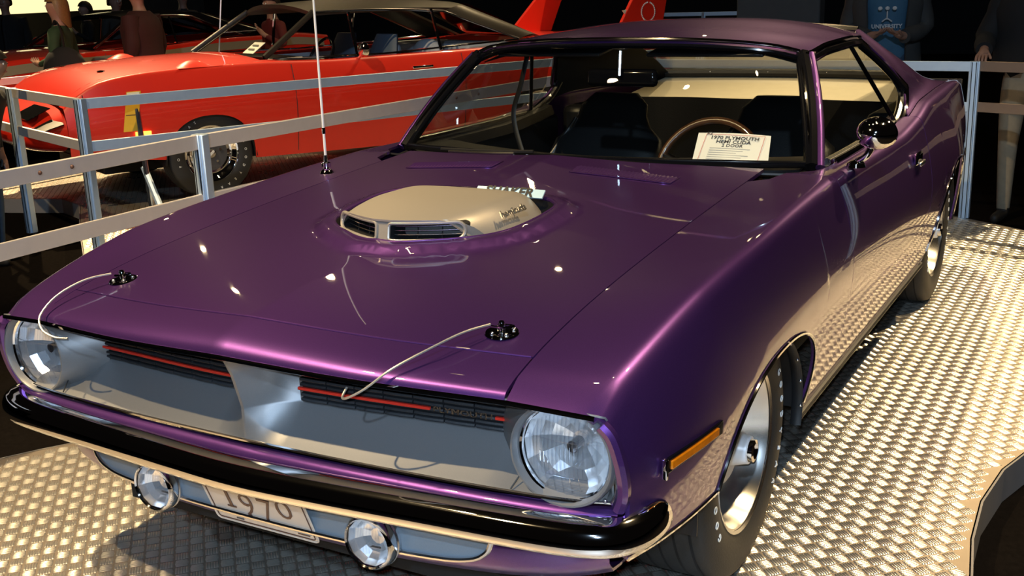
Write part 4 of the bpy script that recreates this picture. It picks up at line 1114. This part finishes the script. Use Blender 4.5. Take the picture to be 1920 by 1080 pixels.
# ================================================================== the orange-red cars behind
mat('orange_red', (.72, .022, .008), rough=.42, coat=1, coat_rough=.03, noise=(3, .04))
mat('vinyl_roof', (.028, .024, .019), rough=.38, bump=(260, .4))
mat('seat_white', (.42, .46, .52), rough=.5, noise=(10, .06))
mat('seat_blue', (.075, .11, .16), rough=.55)
mat('stripe_tan', (.30, .24, .16), rough=.35, coat=.6)
mat('amber_lit', (1, .55, .08), rough=.3, emit=(1, .50, .06), es=2.2)
mat('dark_glass', (.01, .01, .012), rough=.05)
def red_car(R_, S):
    """S: dict of splines. zs/xs shoulder, zm/xm widest line, xb sill, zt centre line height, arches, greenhouse"""
    zs, xs, zm, xm, xb, zlow_ = S['zs'], S['xs'], S['zm'], S['xm'], S['xb'], S['zlow']
    y0, y1 = S['y0'], S['y1']; AR = S['arches']
    def xsd(y, z):
        a, b = zs(y), zm(y)
        if z >= b: return lerp(xm(y), xs(y), min(1, (z-b)/max(.02, a-b))**1.6)
        return lerp(xm(y), xb(y), min(1.2, (b-z)/(b-.22))**1.7)
    def zl(y):
        for (c, r, t) in AR:
            k = abs(y-c)/r
            if k < 1: return .28+(t-.28)*(1-k**2.3)**(1/2.3)
        return zlow_(y)
    ys = list(np.linspace(y0, y1, 70))
    for c, r, t in AR: ys += [c+r*math.sin(-PI/2+PI*k/24)*.9999 for k in range(25)]+[c-r*1.001, c+r*1.001]
    ys = sorted(y for y in ys if y0 <= y <= y1)
    for sg in (1, -1):
        rows = []
        for y in ys:
            a = zs(y); r = [(sg*lerp(xs(y)-.10, xs(y)-.025, k/3), y, S['ztop'](y, lerp(xs(y)-.10, xs(y)-.025, k/3))) for k in range(4)]
            p0 = Vector((xs(y)-.025, S['ztop'](y, xs(y)-.025))); p1 = Vector((xs(y), a)); zb = a-.03; p2 = Vector((xsd(y, zb), zb))
            for k in range(1, 6):
                t = k/6; p = p0*(1-t)**2+p1*2*t*(1-t)+p2*t*t; r.append((sg*p.x, y, p.y))
            for k in range(16): z = lerp(zb, zl(y), k/15); r.append((sg*xsd(y, z), y, z))
            rows.append(r)
        m = MB().grid(rows)
        if sg > 0: m.f = [f[::-1] for f in m.f]
        side = m.build('body_side', 'orange_red', R_, smooth=50, solid=.008, recalc=False)
        for y in S['seams']:
            MB().tube([(sg*(xsd(y, z)+.0005), y, z) for z in np.linspace(zs(y)-.03, max(zl(y), .25)+.03, 8)], .003, 5).build('panel_seam', 'black_plastic', side)
        for c, r, t in AR:
            rr = [[(sg*x, c-math.cos(a)*(r+.01), .28+math.sin(a)*(t-.25)) for x in (.45, .70, .92)] for a in np.linspace(0, PI, 17)]
            m = MB().grid(rr); n = len(m.v); m.f.append(tuple(range(0, n, 3))); m.build('wheel_well', 'black_matte', R_, solid=.004)
    # top: hood and deck
    for nm, a, b in (('hood', S['hood'][0], S['hood'][1]), ('deck_lid', S['deck'][0], S['deck'][1])):
        rows = [[(u*(xs(y)-.098), y, S['ztop'](y, abs(u)*(xs(y)-.098))) for u in np.linspace(-1, 1, 21)] for y in np.linspace(a, b, 24)]
        MB().grid(rows).build(nm, 'orange_red', R_, smooth=50, solid=.008)
    MB().box((0, (y0+y1)/2, .26), (1.2, (y1-y0)*.9, .06)).build('underbody', 'black_matte', R_)
    # greenhouse
    G = S['green']
    ab, at_, rt, rb = G['a_base'], G['a_top'], G['r_top'], G['r_base']   # (x, y, z) on the +x side
    def ln(p, q, t): return Vector(p).lerp(Vector(q), t)
    rows = [[(u*lerp(ab[0], at_[0], v), lerp(ab[1]-.12*(1-u*u), at_[1]-.05*(1-u*u), v), lerp(ab[2], at_[2]+.02*(1-u*u), v)) for v in np.linspace(0, 1, 5)] for u in np.linspace(-1, 1, 13)]
    MB().grid(rows).build('windshield', 'window_glass', R_, smooth=60)
    MB().tube([r[0] for r in rows], .016, 6).build('windshield_base_trim', 'black_gloss', R_)
    rows = []
    for v in np.linspace(0, 1, 17):
        y = lerp(at_[1]-.02, rt[1], v); xe = lerp(at_[0], rt[0], v)+G.get('bulge', .03)*math.sin(PI*v); ze = lerp(at_[2], rt[2], v)+.02*math.sin(PI*v)
        rows.append([(u*xe, y-.05*(1-u*u)*(1-v), ze+(G['crown']+.02*math.sin(PI*v))*(1-abs(u)**2.4)) for u in np.linspace(-1, 1, 17)])
    MB().grid(rows).build('roof', G['mat'], R_, smooth=60, solid=.03)
    rows = [[(u*lerp(rt[0], rb[0], v)*.86, lerp(rt[1]+.02, rb[1], v)+.05*(1-u*u)*v, lerp(rt[2]+G['crown']*.6, rb[2]+.02, v)) for v in np.linspace(0, 1, 6)] for u in np.linspace(-1, 1, 11)]
    MB().grid(rows).build('rear_window', 'dark_glass', R_, smooth=60)
    for sg in (1, -1):
        f = lambda p: Vector((sg*p[0], p[1], p[2]))
        MB().tube([f(ab), f(at_)], .026, 8, sx=.7).build('windshield_pillar', G['pillar'], R_)
        # rear quarter of the roof: sail from window rear edge to rear window edge
        q0, q1 = Vector(G['q_top']), Vector(G['q_base'])
        rows = []
        for v in np.linspace(0, 1, 9):
            a = q0.lerp(q1, v); b = Vector(rt).lerp(Vector(rb), v); a.x += .02*math.sin(PI*v)
            rows.append([(sg*p.x, p.y, p.z) for p in (a.lerp(b, w)+Vector((.03*math.sin(PI*w), 0, .035*math.sin(PI*w))) for w in np.linspace(0, 1, 9))])
        m = MB().grid(rows)
        m.build('roof_quarter', G['mat'], R_, smooth=60, solid=.02)
        MB().tube([f(at_)+Vector((sg*.015, 0, 0))]+[f(Vector(at_).lerp(q0, k/6)+Vector((.03*math.sin(PI*k/6), 0, .018*math.sin(PI*k/6)))) for k in range(1, 7)]+[f(q0.lerp(q1, k/5)) for k in range(1, 6)], .010, 6).build('drip_molding', 'satin_chrome', R_)
        MB().tube([f((ab[0]+.05, ab[1]+.05, ab[2]-.01)), f((ab[0]+.06, 1.6, zs(1.6)+.005)), f(G['q_base'])], .008, 6).build('belt_molding', 'chrome', R_)
    return xsd, zl

# ---- winged car
WC = empty('winged_car', (-5.245, 3.94, 0), math.radians(-24), 'orange-red winged car with pointed nose and black vinyl roof', 'car')
S = dict(y0=-1.0, y1=4.80,
    zs=Sp([(-1.0, .76), (-.87, .865), (-.7, .930), (-.37, .968), (0, .980), (.4, .982), (1.17, .960), (2.63, .962), (3.6, 1.0), (4.5, .97), (4.8, .93)]),
    xs=Sp([(-1.0, .80), (-.7, .85), (0, .885), (1.2, .90), (3, .90), (4.8, .80)]),
    zm=Sp([(-1.0, .60), (0, .68), (3, .70), (4.8, .68)]), xm=Sp([(-1.0, .86), (-.6, .92), (0, .955), (1.5, .965), (3.2, .965), (4.8, .86)]),
    xb=Sp([(-1.0, .80), (0, .90), (3, .90), (4.8, .80)]), zlow=Sp([(-1.0, .42), (-.41, .335), (.45, .262), (2.7, .215), (3.6, .28), (4.8, .42)]),
    arches=[(0, .345, .625), (3.12, .36, .62)], seams=(-.87, .70, 2.28), hood=(-.98, .50), deck=(3.25, 4.79),
    ztop=None, green=dict(a_base=(.74, .56, .995), a_top=(.63, 1.06, 1.318), r_top=(.56, 2.65, 1.285), r_base=(.66, 3.35, 1.0), q_top=(.64, 2.30, 1.275), q_base=(.78, 3.00, 1.005), crown=.065, mat='vinyl_roof', pillar='vinyl_roof'))
def zt_w(y, x):
    a = S['zs'](y); e = x/max(.1, S['xs'](y)); bul = Sp([(-1.0, .03), (-.5, .045), (.5, .05), (3.2, .03), (4.8, .01)])(y)
    return a-.006+bul*(1-e*e)*(1 if y < .6 or y > 3.2 else .2)
S['ztop'] = zt_w
xsw, zlw = red_car(WC, S)
# pointed nose cone
rows = []
for k in range(17):
    t = k/16; y = lerp(-1.0, -1.30, t); hw = Sp([(0, .80), (.5, .70), (.85, .60), (1, .56)])(t); zt = Sp([(0, .765), (.5, .70), (.85, .645), (1, .60)])(t); zb = Sp([(0, .42), (.5, .44), (.85, .48), (1, .52)])(t)
    row = []
    for q in range(40):
        a = 2*PI*q/40; ca, sa = math.cos(a), math.sin(a); e = .42
        row.append((hw*1.06*(abs(ca)**e)*(1 if ca > 0 else -1), y, (zt+zb)/2+(zt-zb)/2*(abs(sa)**.7)*(1 if sa > 0 else -1)))
    rows.append(row)
m = MB().grid(rows, closed_v=True); n = len(m.v); m.f.append(tuple(range(n-40, n)))
NOSE = m.build('nose_cone', 'orange_red', WC, smooth=60)
for sg in (1, -1):   # dark pop-up lamp bays and grille slot on the nose
    MB().grid([[(sg*x, y, z+.012) for y, z in ((-1.06, .745), (-1.14, .712), (-1.22, .675))] for x in np.linspace(.28, .70, 6)]).build('lamp_bay', 'black_gloss', NOSE, solid=.006)
    MB().grid([[(sg*lerp(.74, .84, k/4), y, z) for y, z in ((-1.02, .70-.05*k/4), (-1.12, .665-.04*k/4), (-1.20, .63-.03*k/4))] for k in range(5)]).build('nose_side_slot', 'black_plastic', NOSE, solid=.008)
MB().box((0, -1.27, .55), (.8, .06, .05)).build('grille_slot', 'black_plastic', NOSE, bevel=.01)
# fender scoops, hood pins, marker lamps
for sg in (1, -1):
    rows = [[(sg*(.80+u*.09), lerp(-.18, .16, v), .972+.052*math.sin(PI*min(1, v*1.25))*(1-u*u)*(1 if v < .8 else (1-v)/.2)) for u in np.linspace(-1, 1, 9)] for v in np.linspace(0, 1, 12)]
    MB().grid(rows).build('fender_scoop', 'orange_red', WC, smooth=60, solid=.004)
    y0, y1 = -.56, -.45
    MB().grid([[(sg*(xsw(y, z)+.006), y, z) for z in (.495, .555)] for y in np.linspace(y0, y1, 4)]).build('marker_lamp', 'amber_lit', WC, solid=-.012)
    MB().lathe([(0, .03), (.006, .026), (.01, 0)], 16, 'z', (sg*.5, -.62, zt_w(-.62, .5)+.002)).build('hood_pin', 'chrome', WC)
    # tall tail fin of the wing
    x = .80
    pr_ = [(4.05, .97), (4.62, .97), (4.80, 1.34), (4.92, 1.62), (4.66, 1.62), (4.45, 1.34)]
    if sg > 0: pr_ = [(4.12, .97), (4.72, .97), (4.80, 1.3), (4.92, 1.62), (4.66, 1.62), (4.34, 1.3)]
    fin = MB().prism(pr_, sg*x-.02, sg*x+.02, 'x').build('wing_strut', 'orange_red', WC, bevel=.008)
    if sg > 0:   # ring emblem on the strut face
        for k in range(30):
            a = PI*2*k/30
            if k % 15 == 7: continue
            MB().ball((x+.024, 4.54+.088*math.cos(a), 1.175+.088*math.sin(a)), (.004, .0085, .0085), 8, 6).build('emblem_ring_dot', 'white_paint', fin)
        MB().prism([(4.20, 1.20), (4.26, 1.205), (4.235, 1.165)], x+.02, x+.026, 'x').build('strut_decal', 'placard_cream', fin)
rows = [[(u*.86, lerp(4.64, 4.96, v), 1.62+.02*math.sin(PI*v)) for v in np.linspace(0, 1, 6)] for u in np.linspace(-1, 1, 9)]
MB().grid(rows).build('wing_blade', 'orange_red', WC, solid=.025)
# name on the rear quarter
t = text_mesh('Plymouth', .20, .001, bold=.004)
zc = .70; yc = 4.33
t.v = [(xsw(yc+p[0], .70)+.006, yc+p[0]*.9, zc+p[1]) for p in t.v]; t.build('quarter_lettering', 'white_paint', WC, smooth=0)
# wheels
LW = [('GOODYEAR', math.radians(75), math.radians(95)), ('POLYGLAS', math.radians(255), math.radians(80))]
for sg in (1, -1):
    for yy in (0, 3.12): muscle_wheel((sg*.80, yy, .335), sg, WC, R=.335, W=.22, rr=.208, style='rally', letters=LW if sg > 0 and yy == 0 else None)
# window posts, seats, mirror, handle, antenna, windscreen card
for sg in (1, -1):
    MB().tube([(sg*.80, 1.345, .965), (sg*.69, 1.345, 1.305)], .014, 8).build('vent_window_post', 'chrome', WC)
    MB().tube([(sg*.80, 2.15, .965), (sg*.675, 2.15, 1.30)], .013, 8).build('quarter_window_post', 'chrome', WC)
    MB().box((sg*.865, 1.85, .84), (.16, .14, .03)).build('door_handle_bar', 'chrome', WC, bevel=.008) if sg < -5 else MB().box((sg*(xsw(1.87, .845)+.008), 1.87, .845), (.016, .20, .022)).build('door_handle', 'chrome', WC, bevel=.005)
    for yy in (1.72, ):
        rows = []
        for k in range(9):
            t_ = k/8; z = lerp(.55, 1.10, t_); y = lerp(yy, yy+.17, t_); hw = lerp(.25, .16, t_**3); th = lerp(.09, .05, t_)
            rows.append([(sg*.36+hw*math.cos(a), y+th*math.sin(a), z) for a in (2*PI*q/16 for q in range(16))])
        m = MB().grid(rows, closed_v=True); n = len(m.v); m.f.append(tuple(range(n-16, n))); m.build('seat_back', 'seat_blue' if sg > 0 else 'seat_blue', WC)
    MB().ball((sg*.36, 2.30, .92), (.22, .09, .12), 14, 8).build('rear_headrest', 'seat_white', WC)
    MB().box((sg*.87, 1.7, .80), (.03, 1.6, .24)).build('door_trim', 'seat_white', WC)
MB().box((0, 2.75, .93), (1.4, .5, .10)).build('rear_seat_top', 'seat_white', WC, bevel=.03)
MB().box((0, .95, .92), (1.4, .35, .08)).build('dashboard', 'vinyl_black', WC, bevel=.03)
MB().tube([Matrix.Translation((.38, 1.22, .93)) @ Matrix.Rotation(math.radians(62), 4, 'X') @ Vector((.19*math.cos(a), .19*math.sin(a), 0)) for a in (2*PI*k/32 for k in range(32))], .012, 8, closed=True).build('steering_wheel', 'black_gloss', WC)
DMr = MB().lathe([(-.05, 0), (-.03, .045), (0, .058), (.02, .056), (.022, 0)], 20, 'y', (.985, 1.30, 1.02)).build('door_mirror', 'chrome', WC)
MB().tube([(.90, 1.30, .955), (.985, 1.30, 1.0)], .014, 8).build('mirror_arm', 'chrome', DMr)
MB().tube([(-.74, .80, .97), (-.74, .90, 1.65)], .006, 6).build('antenna', 'mast_metal', WC)
MB().box((.34, .66, 1.055), (.20, .14, .003), Matrix.Rotation(math.radians(35), 3, 'X')).build('windshield_card', 'paper', WC)
for dy in (-.02, .02): MB().box((.34, .655+dy, 1.061+dy*.7), (.11, .015, .002), Matrix.Rotation(math.radians(35), 3, 'X')).build('card_print', 'ink', WC)

# ---- striped car further back
TC = empty('striped_car', (-8.70, 5.20, 0), math.radians(-11), 'red coupe with tan side stripe and dark roof behind the winged car', 'car')
S2 = dict(y0=-.80, y1=3.6,
    zs=Sp([(-.80, .88), (-.3, .935), (.4, .955), (1.2, .965), (2.0, 1.0), (3, 1.0), (3.6, .95)]), xs=Sp([(-.8, .76), (0, .84), (1.5, .86), (3.6, .78)]),
    zm=Sp([(-.8, .66), (0, .68), (3.6, .68)]), xm=Sp([(-.8, .84), (0, .92), (2, .93), (3.6, .85)]), xb=Sp([(-.8, .80), (0, .86), (3.6, .80)]), zlow=Sp([(-.8, .38), (3.6, .35)]),
    arches=[(0, .36, .64), (2.60, .36, .64)], seams=(.55, 1.75), hood=(-.79, .45), deck=(2.9, 3.59), ztop=None,
    green=dict(a_base=(.72, .50, .975), a_top=(.60, 1.02, 1.262), r_top=(.54, 2.10, 1.245), r_base=(.64, 3.0, 1.0), q_top=(.60, 1.80, 1.25), q_base=(.76, 2.35, 1.02), crown=.045, mat='black_gloss', pillar='chrome'))
def zt_t(y, x):
    a = S2['zs'](y); e = x/max(.1, S2['xs'](y)); return a-.005+.04*(1-e*e)*(1 if y < .55 or y > 2.8 else .2)
S2['ztop'] = zt_t
xst, zlt = red_car(TC, S2)
rows = [[(u*.78, -.80-.05*(1-u*u), z) for z in (.875, .74, .52, .40)] for u in np.linspace(-1, 1, 13)]
MB().grid(rows).build('nose_panel', 'orange_red', TC, smooth=40, solid=.01)
MB().box((0, -.855, .68), (1.35, .03, .14)).build('grille', 'black_gloss', TC, bevel=.02)
MB().box((0, -.90, .53), (1.6, .08, .09)).build('front_bumper', 'chrome', TC, bevel=.03)
for x in (.58, -.58): MB().lathe([(-.03, 0), (-.02, .06), (0, .075), (.02, .075)], 20, 'y', (x, -.865, .68)).build('headlamp', 'reflector', TC)
for sg in (1, -1):
    MB().grid([[(sg*(xst(y, z)+.004), y, z) for z in np.linspace(zlo(y), zlo(y)+.085, 3)] for y in np.linspace(-.78, 3.5, 40) for zlo in (lambda yy: S2['zs'](yy)-.135,)]).build('side_stripe', 'stripe_tan', TC, solid=-.003)
    for yy in (.46, .52): MB().box((sg*(xst(yy, .72)), yy, .72), (.02, .02, .12)).build('fender_gill', 'black_plastic', TC)
    for yy in (0, 2.6): muscle_wheel((sg*.76, yy, .33), sg, TC, R=.33, W=.20, style='rally')
    m = MB().ball((sg*.95, .78, 1.03), (.05, .07, .045), 12, 8).build('door_mirror', 'orange_red', TC)
    MB().tube([(sg*.70, 1.45, 1.26), (sg*.80, 1.45, .97)], .01, 6).build('window_post', 'chrome', TC)
# ================================================================== visitors
mat('skin', (.30, .16, .11), rough=.55, noise=(30, .08))
mat('hair_blond', (.16, .09, .028), rough=.5, noise=(90, .4)); mat('hair_dark', (.02, .014, .010), rough=.5, noise=(90, .4)); mat('hair_brown', (.05, .026, .014), rough=.5, noise=(90, .4))
mat('cloth_green', (.020, .045, .018), rough=.85, noise=(20, .2)); mat('cloth_black', (.006, .006, .007), rough=.85, noise=(20, .2)); mat('cloth_maroon', (.028, .003, .003), rough=.8, noise=(20, .2))
mat('cloth_red', (.085, .006, .006), rough=.8, noise=(20, .2)); mat('cloth_blue', (.035, .10, .17), rough=.85, noise=(20, .15)); mat('cloth_grey', (.035, .035, .035), rough=.85, noise=(20, .2))
mat('denim', (.025, .05, .09), rough=.85, noise=(40, .3)); mat('khaki', (.30, .24, .16), rough=.85, noise=(25, .2)); mat('shoe', (.02, .016, .012), rough=.6); mat('cloth_dim', (.014, .012, .014), rough=.85, noise=(20, .2))
mat('eye_white', (.7, .68, .64), rough=.2); mat('lips', (.35, .10, .08), rough=.5)
def person(name, loc, yaw, h, top, legs, hair, label, arms=('down', 'down'), coat=None, hairlen=0., lean=0., female=False):
    """standing figure, facing local -y; one skinned surface with clothing colours, hair and garments as parts"""
    P_ = empty(name, loc, yaw, label, 'person', None)
    k = h/1.75
    J = {}; E = []; Rr = {}
    def j(n, x, y, z, r, par=None, ry=None):
        J[n] = Vector((x, y, z)); Rr[n] = (r, ry or r)
        if par: E.append((par, n))
    sw = .185 if not female else .165
    j('pelvis', 0, 0, .95, .155, None, .115); j('waist', 0, 0-.01, 1.08, .145 if not female else .125, 'pelvis', .105); j('chest', 0, -.005, 1.28, .165 if not female else .15, 'waist', .115)
    j('neckb', 0, .01, 1.46, .075, 'chest'); j('neck', 0, .0, 1.53, .052, 'neckb'); j('jaw', 0, -.018, 1.60, .066, 'neck', .075); j('face', 0, -.012, 1.66, .074, 'jaw', .09); j('crown', 0, .0, 1.715, .062, 'face', .078)
    j('nose', 0, -.108, 1.645, .012, 'face')
    for s, S_ in ((1, 'l'), (-1, 'r')):
        j('ear'+S_, s*.080, .005, 1.65, .013, 'face')
        j('sh'+S_, s*sw, .01, 1.42, .070, 'chest')
        pose = arms[0 if s > 0 else 1]
        if pose == 'down': el, wr, pa = (s*.245, .03, 1.14), (s*.25, -.05, .90), (s*.25, -.07, .83)
        elif pose == 'rail': el, wr, pa = (s*.27, -.06, 1.20), (s*.22, -.30, 1.13), (s*.21, -.37, 1.11)
        elif pose == 'bag': el, wr, pa = (s*.25, .02, 1.16), (s*.12, -.20, 1.10), (s*.07, -.24, 1.12)
        else: el, wr, pa = (s*.25, .0, 1.16), (s*.16, -.22, 1.30), (s*.13, -.26, 1.36)
        j('el'+S_, *el, .045, 'sh'+S_); j('wr'+S_, *wr, .030, 'el'+S_); j('pa'+S_, *pa, .036, 'wr'+S_, .022)
        d = (Vector(pa)-Vector(wr)).normalized(); sd = d.cross(Vector((0, 0, 1)) if abs(d.z) < .8 else Vector((0, 1, 0))).normalized(); cu = sd.cross(d)
        if cu.z > 0 and pose == 'rail': cu = -cu
        for f, (off, ln) in enumerate(((-.028, .070), (-.009, .082), (.010, .078), (.028, .060))):
            b = Vector(pa)+sd*off+d*.03; m1 = b+d*ln*.5+cu*.006; t1 = b+d*ln*.75+cu*(.045 if pose == 'rail' else .022)
            j(f'f{f}a'+S_, *b, .0095, 'pa'+S_); j(f'f{f}b'+S_, *m1, .0088, f'f{f}a'+S_); j(f'f{f}c'+S_, *t1, .0075, f'f{f}b'+S_)
        b = Vector(pa)+sd*(-.034)-d*.01; t1 = b+sd*(-.02)+d*.045+cu*.02
        j('tha'+S_, *b, .0105, 'pa'+S_); j('thb'+S_, *t1, .0088, 'tha'+S_)
        j('hip'+S_, s*.095, .0, .88, .098, 'pelvis'); j('kn'+S_, s*.105, -.015, .50, .064, 'hip'+S_); j('an'+S_, s*.11, .02, .10, .046, 'kn'+S_)
        j('he'+S_, s*.112, .03, .045, .042, 'an'+S_); j('to'+S_, s*.125, -.16, .035, .038, 'he'+S_, .03)
    if lean:
        for n in J:
            if J[n].z > .93 : J[n].y -= lean*(J[n].z-.93)
    names = list(J); idx = {n: i for i, n in enumerate(names)}
    me = bpy.data.meshes.new(name+'_body'); me.from_pydata([tuple(J[n]*k) for n in names], [(idx[a], idx[b]) for a, b in E], [])
    o = bpy.data.objects.new('body', me); COL.objects.link(o)
    sk = o.modifiers.new('skin', 'SKIN'); sk.use_smooth_shade = True
    lay = me.skin_vertices[0].data
    for n in names: lay[idx[n]].radius = (Rr[n][0]*k, Rr[n][1]*k)
    lay[idx['pelvis']].use_root = True
    sb = o.modifiers.new('sub', 'SUBSURF'); sb.levels = 2; sb.render_levels = 2
    dg = bpy.context.evaluated_depsgraph_get(); dg.update()
    m2 = bpy.data.meshes.new_from_object(o.evaluated_get(dg)); bpy.data.objects.remove(o); bpy.data.meshes.remove(me)
    m2.name = name+'_body'
    for q in ('skin', top, legs, 'shoe'): m2.materials.append(MAT[q])
    wr_ = [(J['pal']*k, J['wrl']*k), (J['par']*k, J['wrr']*k)]
    mi = []
    for p in m2.polygons:
        c = p.center; z = c.z/k; w = 1
        if z > 1.475 and abs(c.x) < .13*k: w = 0
        elif z < .085: w = 3
        elif z < .96 and abs(c.x) < .215*k: w = 2
        for pa, wr in wr_:
            if (c-pa).length < .14*k and (c-wr).dot(pa-wr) > -.002 and w != 2: w = 0
        mi.append(w)
    m2.polygons.foreach_set('material_index', mi); m2.polygons.foreach_set('use_smooth', [True]*len(mi))
    b = bpy.data.objects.new('body', m2); COL.objects.link(b); b.parent = P_
    # hair cap, eyes, mouth
    LY = -lean*(1.66-.93)*k
    hm = MB()
    rows = []
    for i in range(24):
        a = 2*PI*i/24; row = []
        for q in range(9):
            t = q/8; low = lerp(1.70, 1.60-hairlen, max(0, math.sin(a))**.6 if math.sin(a) > 0 else 0)
            z = lerp(1.775, low, t); rr_ = math.sqrt(max(0, 1-((min(1.775, max(z, 1.65))-1.65)/.128)**2))
            row.append((.088*rr_*math.cos(a)*(1.06 if hairlen else 1)*k, (.004+.108*rr_*math.sin(a))*k+LY, z*k))
        rows.append(row)
    MB().grid(rows, closed_u=True).build('hair', hair, P_, smooth=80, solid=-.012)
    for s in (1, -1):
        MB().ball((s*.030*k, -.088*k+LY, 1.662*k), .011*k, 10, 8).build('eye', 'eye_white', P_)
        MB().ball((s*.030*k, -.097*k+LY, 1.662*k), .005*k, 8, 6).build('pupil', 'hair_dark', P_)
    MB().ball((0, -.086*k+LY, 1.597*k), (.024*k, .010*k, .006*k), 10, 6).build('mouth', 'lips', P_)
    if coat:   # open jacket or long coat as a shell round the trunk
        cm, zlo, gap = coat
        rows = []
        for z in np.linspace(zlo, 1.47, 10):
            t = (z-zlo)/(1.47-zlo); hw = Sp([(0, .235), (.45, .215), (.8, .235), (.93, .20), (1, .085)])(t)
            dp = Sp([(0, .175), (.45, .150), (.8, .155), (1, .085)])(t)
            rows.append([(hw*math.cos(a)*k, (dp*math.sin(a)+.0)*k, z*k) for a in np.linspace(-PI/2+gap, 1.5*PI-gap, 26)])
        MB().grid(rows).build('jacket', cm, P_, smooth=70, solid=-.02)
        for s, S_ in ((1, 'l'), (-1, 'r')):
            MB().tube(curve([J['sh'+S_]*k+Vector((0, 0, .01)), J['el'+S_]*k, J['wr'+S_]*k], 6), [.088*k]*3+[.075*k]*4+[.062*k]*4+[.05*k]*2, 12).build('sleeve', cm, P_)
    return P_
FZ = -.11
person('person', (-7.19, 4.60, FZ), math.radians(-62), 1.62, 'cloth_green', 'cloth_black', 'hair_blond', 'woman in green top with long fair hair and black shoulder bag', arms=('bag', 'down'), hairlen=.16, female=True)
wm = [o for o in bpy.data.objects if o.get('label', '').startswith('woman in green')][0]
MB().ball((.22, .10, .98), (.09, .20, .20), 18, 12).build('shoulder_bag', 'cloth_black', wm)
MB().tube(curve([(.23, .12, 1.12), (.20, .10, 1.30), (.10, .02, 1.40), (-.02, -.08, 1.30)], 6), .02, 8, sx=.3).build('bag_strap', 'cloth_black', wm)
MB().lathe([(1.60, .10), (1.625, .125), (1.66, .115), (1.68, .06), (1.685, 0)], 24, 'z').build('beret', 'hair_dark', wm)
person('person', (-6.95, 5.36, FZ), math.radians(-75), 1.72, 'cloth_maroon', 'cloth_black', 'hair_brown', 'person in long dark maroon coat seen from behind the barrier', arms=('down', 'down'), coat=('cloth_maroon', .80, .12))
person('person', (-6.72, 7.00, FZ), math.radians(-20), 1.55, 'cloth_red', 'denim', 'hair_dark', 'young person in dark red shirt at the windshield of the winged car', arms=('bent', 'bag'))
person('person', (-11.85, 7.55, FZ), math.radians(30), 1.66, 'cloth_dim', 'cloth_black', 'hair_dark', 'dark figure in front of the glowing cream screen', arms=('down', 'down'), coat=('cloth_black', .85, .1))
person('person', (-12.6, 7.05, FZ), math.radians(10), 1.62, 'cloth_dim', 'cloth_black', 'hair_dark', 'dark figure at the far left edge below the cream screen', arms=('down', 'bent'))
person('person', (-11.6, 8.65, FZ), math.radians(-30), 1.52, 'cloth_black', 'cloth_black', 'hair_dark', 'dark figure with rounded head just right of the woman in green', arms=('bent', 'down'))
person('person', (-10.3, 8.05, FZ), math.radians(90), 1.62, 'cloth_grey', 'cloth_black', 'hair_brown', 'figure in grey shirt standing beyond the striped red coupe', arms=('down', 'bent'))
person('person', (-10.0, 8.95, FZ), math.radians(60), 1.66, 'cloth_dim', 'cloth_black', 'hair_brown', 'dim dark figure behind the one in grey shirt', arms=('down', 'down'))
mt_ = person('person', (-.10, 6.20, FZ), math.radians(12), 1.80, 'cloth_blue', 'denim', 'hair_brown', 'man in printed blue T-shirt and open grey jacket behind the tail', arms=('bag', 'bag'), coat=('cloth_grey', .88, .62))
for txt, zz in (('BOWLING', 1.44), ('GREEN', 1.385), ('UNIVERSITY', 1.235)):
    pass
def shirt_text(txt, zz, sz):
    t = text_mesh(txt, sz, .001, bold=.0015, res=2)
    t.v = [(p[0], -.138+1.6*p[0]*p[0], zz+p[1]) for p in t.v]
    t.build('shirt_lettering', 'ink_pale', mt_, smooth=0)
shirt_text('UNIVERSITY', 1.20, .040)
for a in range(3): MB().ball(((-.05, 0, .05)[a], -.137, 1.33), (.016, .004, .014), 8, 6).build('shirt_emblem', 'ink_pale', mt_)
MB().tube([(0, -.136, 1.31), (0, -.138, 1.25)], .005, 6).build('shirt_emblem', 'ink_pale', mt_)
for s in (1, -1): MB().tube([(0, -.138, 1.26), (s*.035, -.137, 1.235)], .005, 6).build('shirt_emblem', 'ink_pale', mt_)
person('person', (1.00, 5.16, FZ), math.radians(-8), 1.72, 'cloth_black', 'khaki', 'hair_dark', 'person in black top and tan trousers resting a hand on the rail', arms=('rail', 'rail'), coat=('cloth_black', .98, .05))
person('person', (-4.60, 1.80, FZ), math.radians(120), 1.30, 'cloth_black', 'denim', 'hair_dark', 'child in blue jeans at the left edge beside the barrier', arms=('down', 'down'), lean=.30)
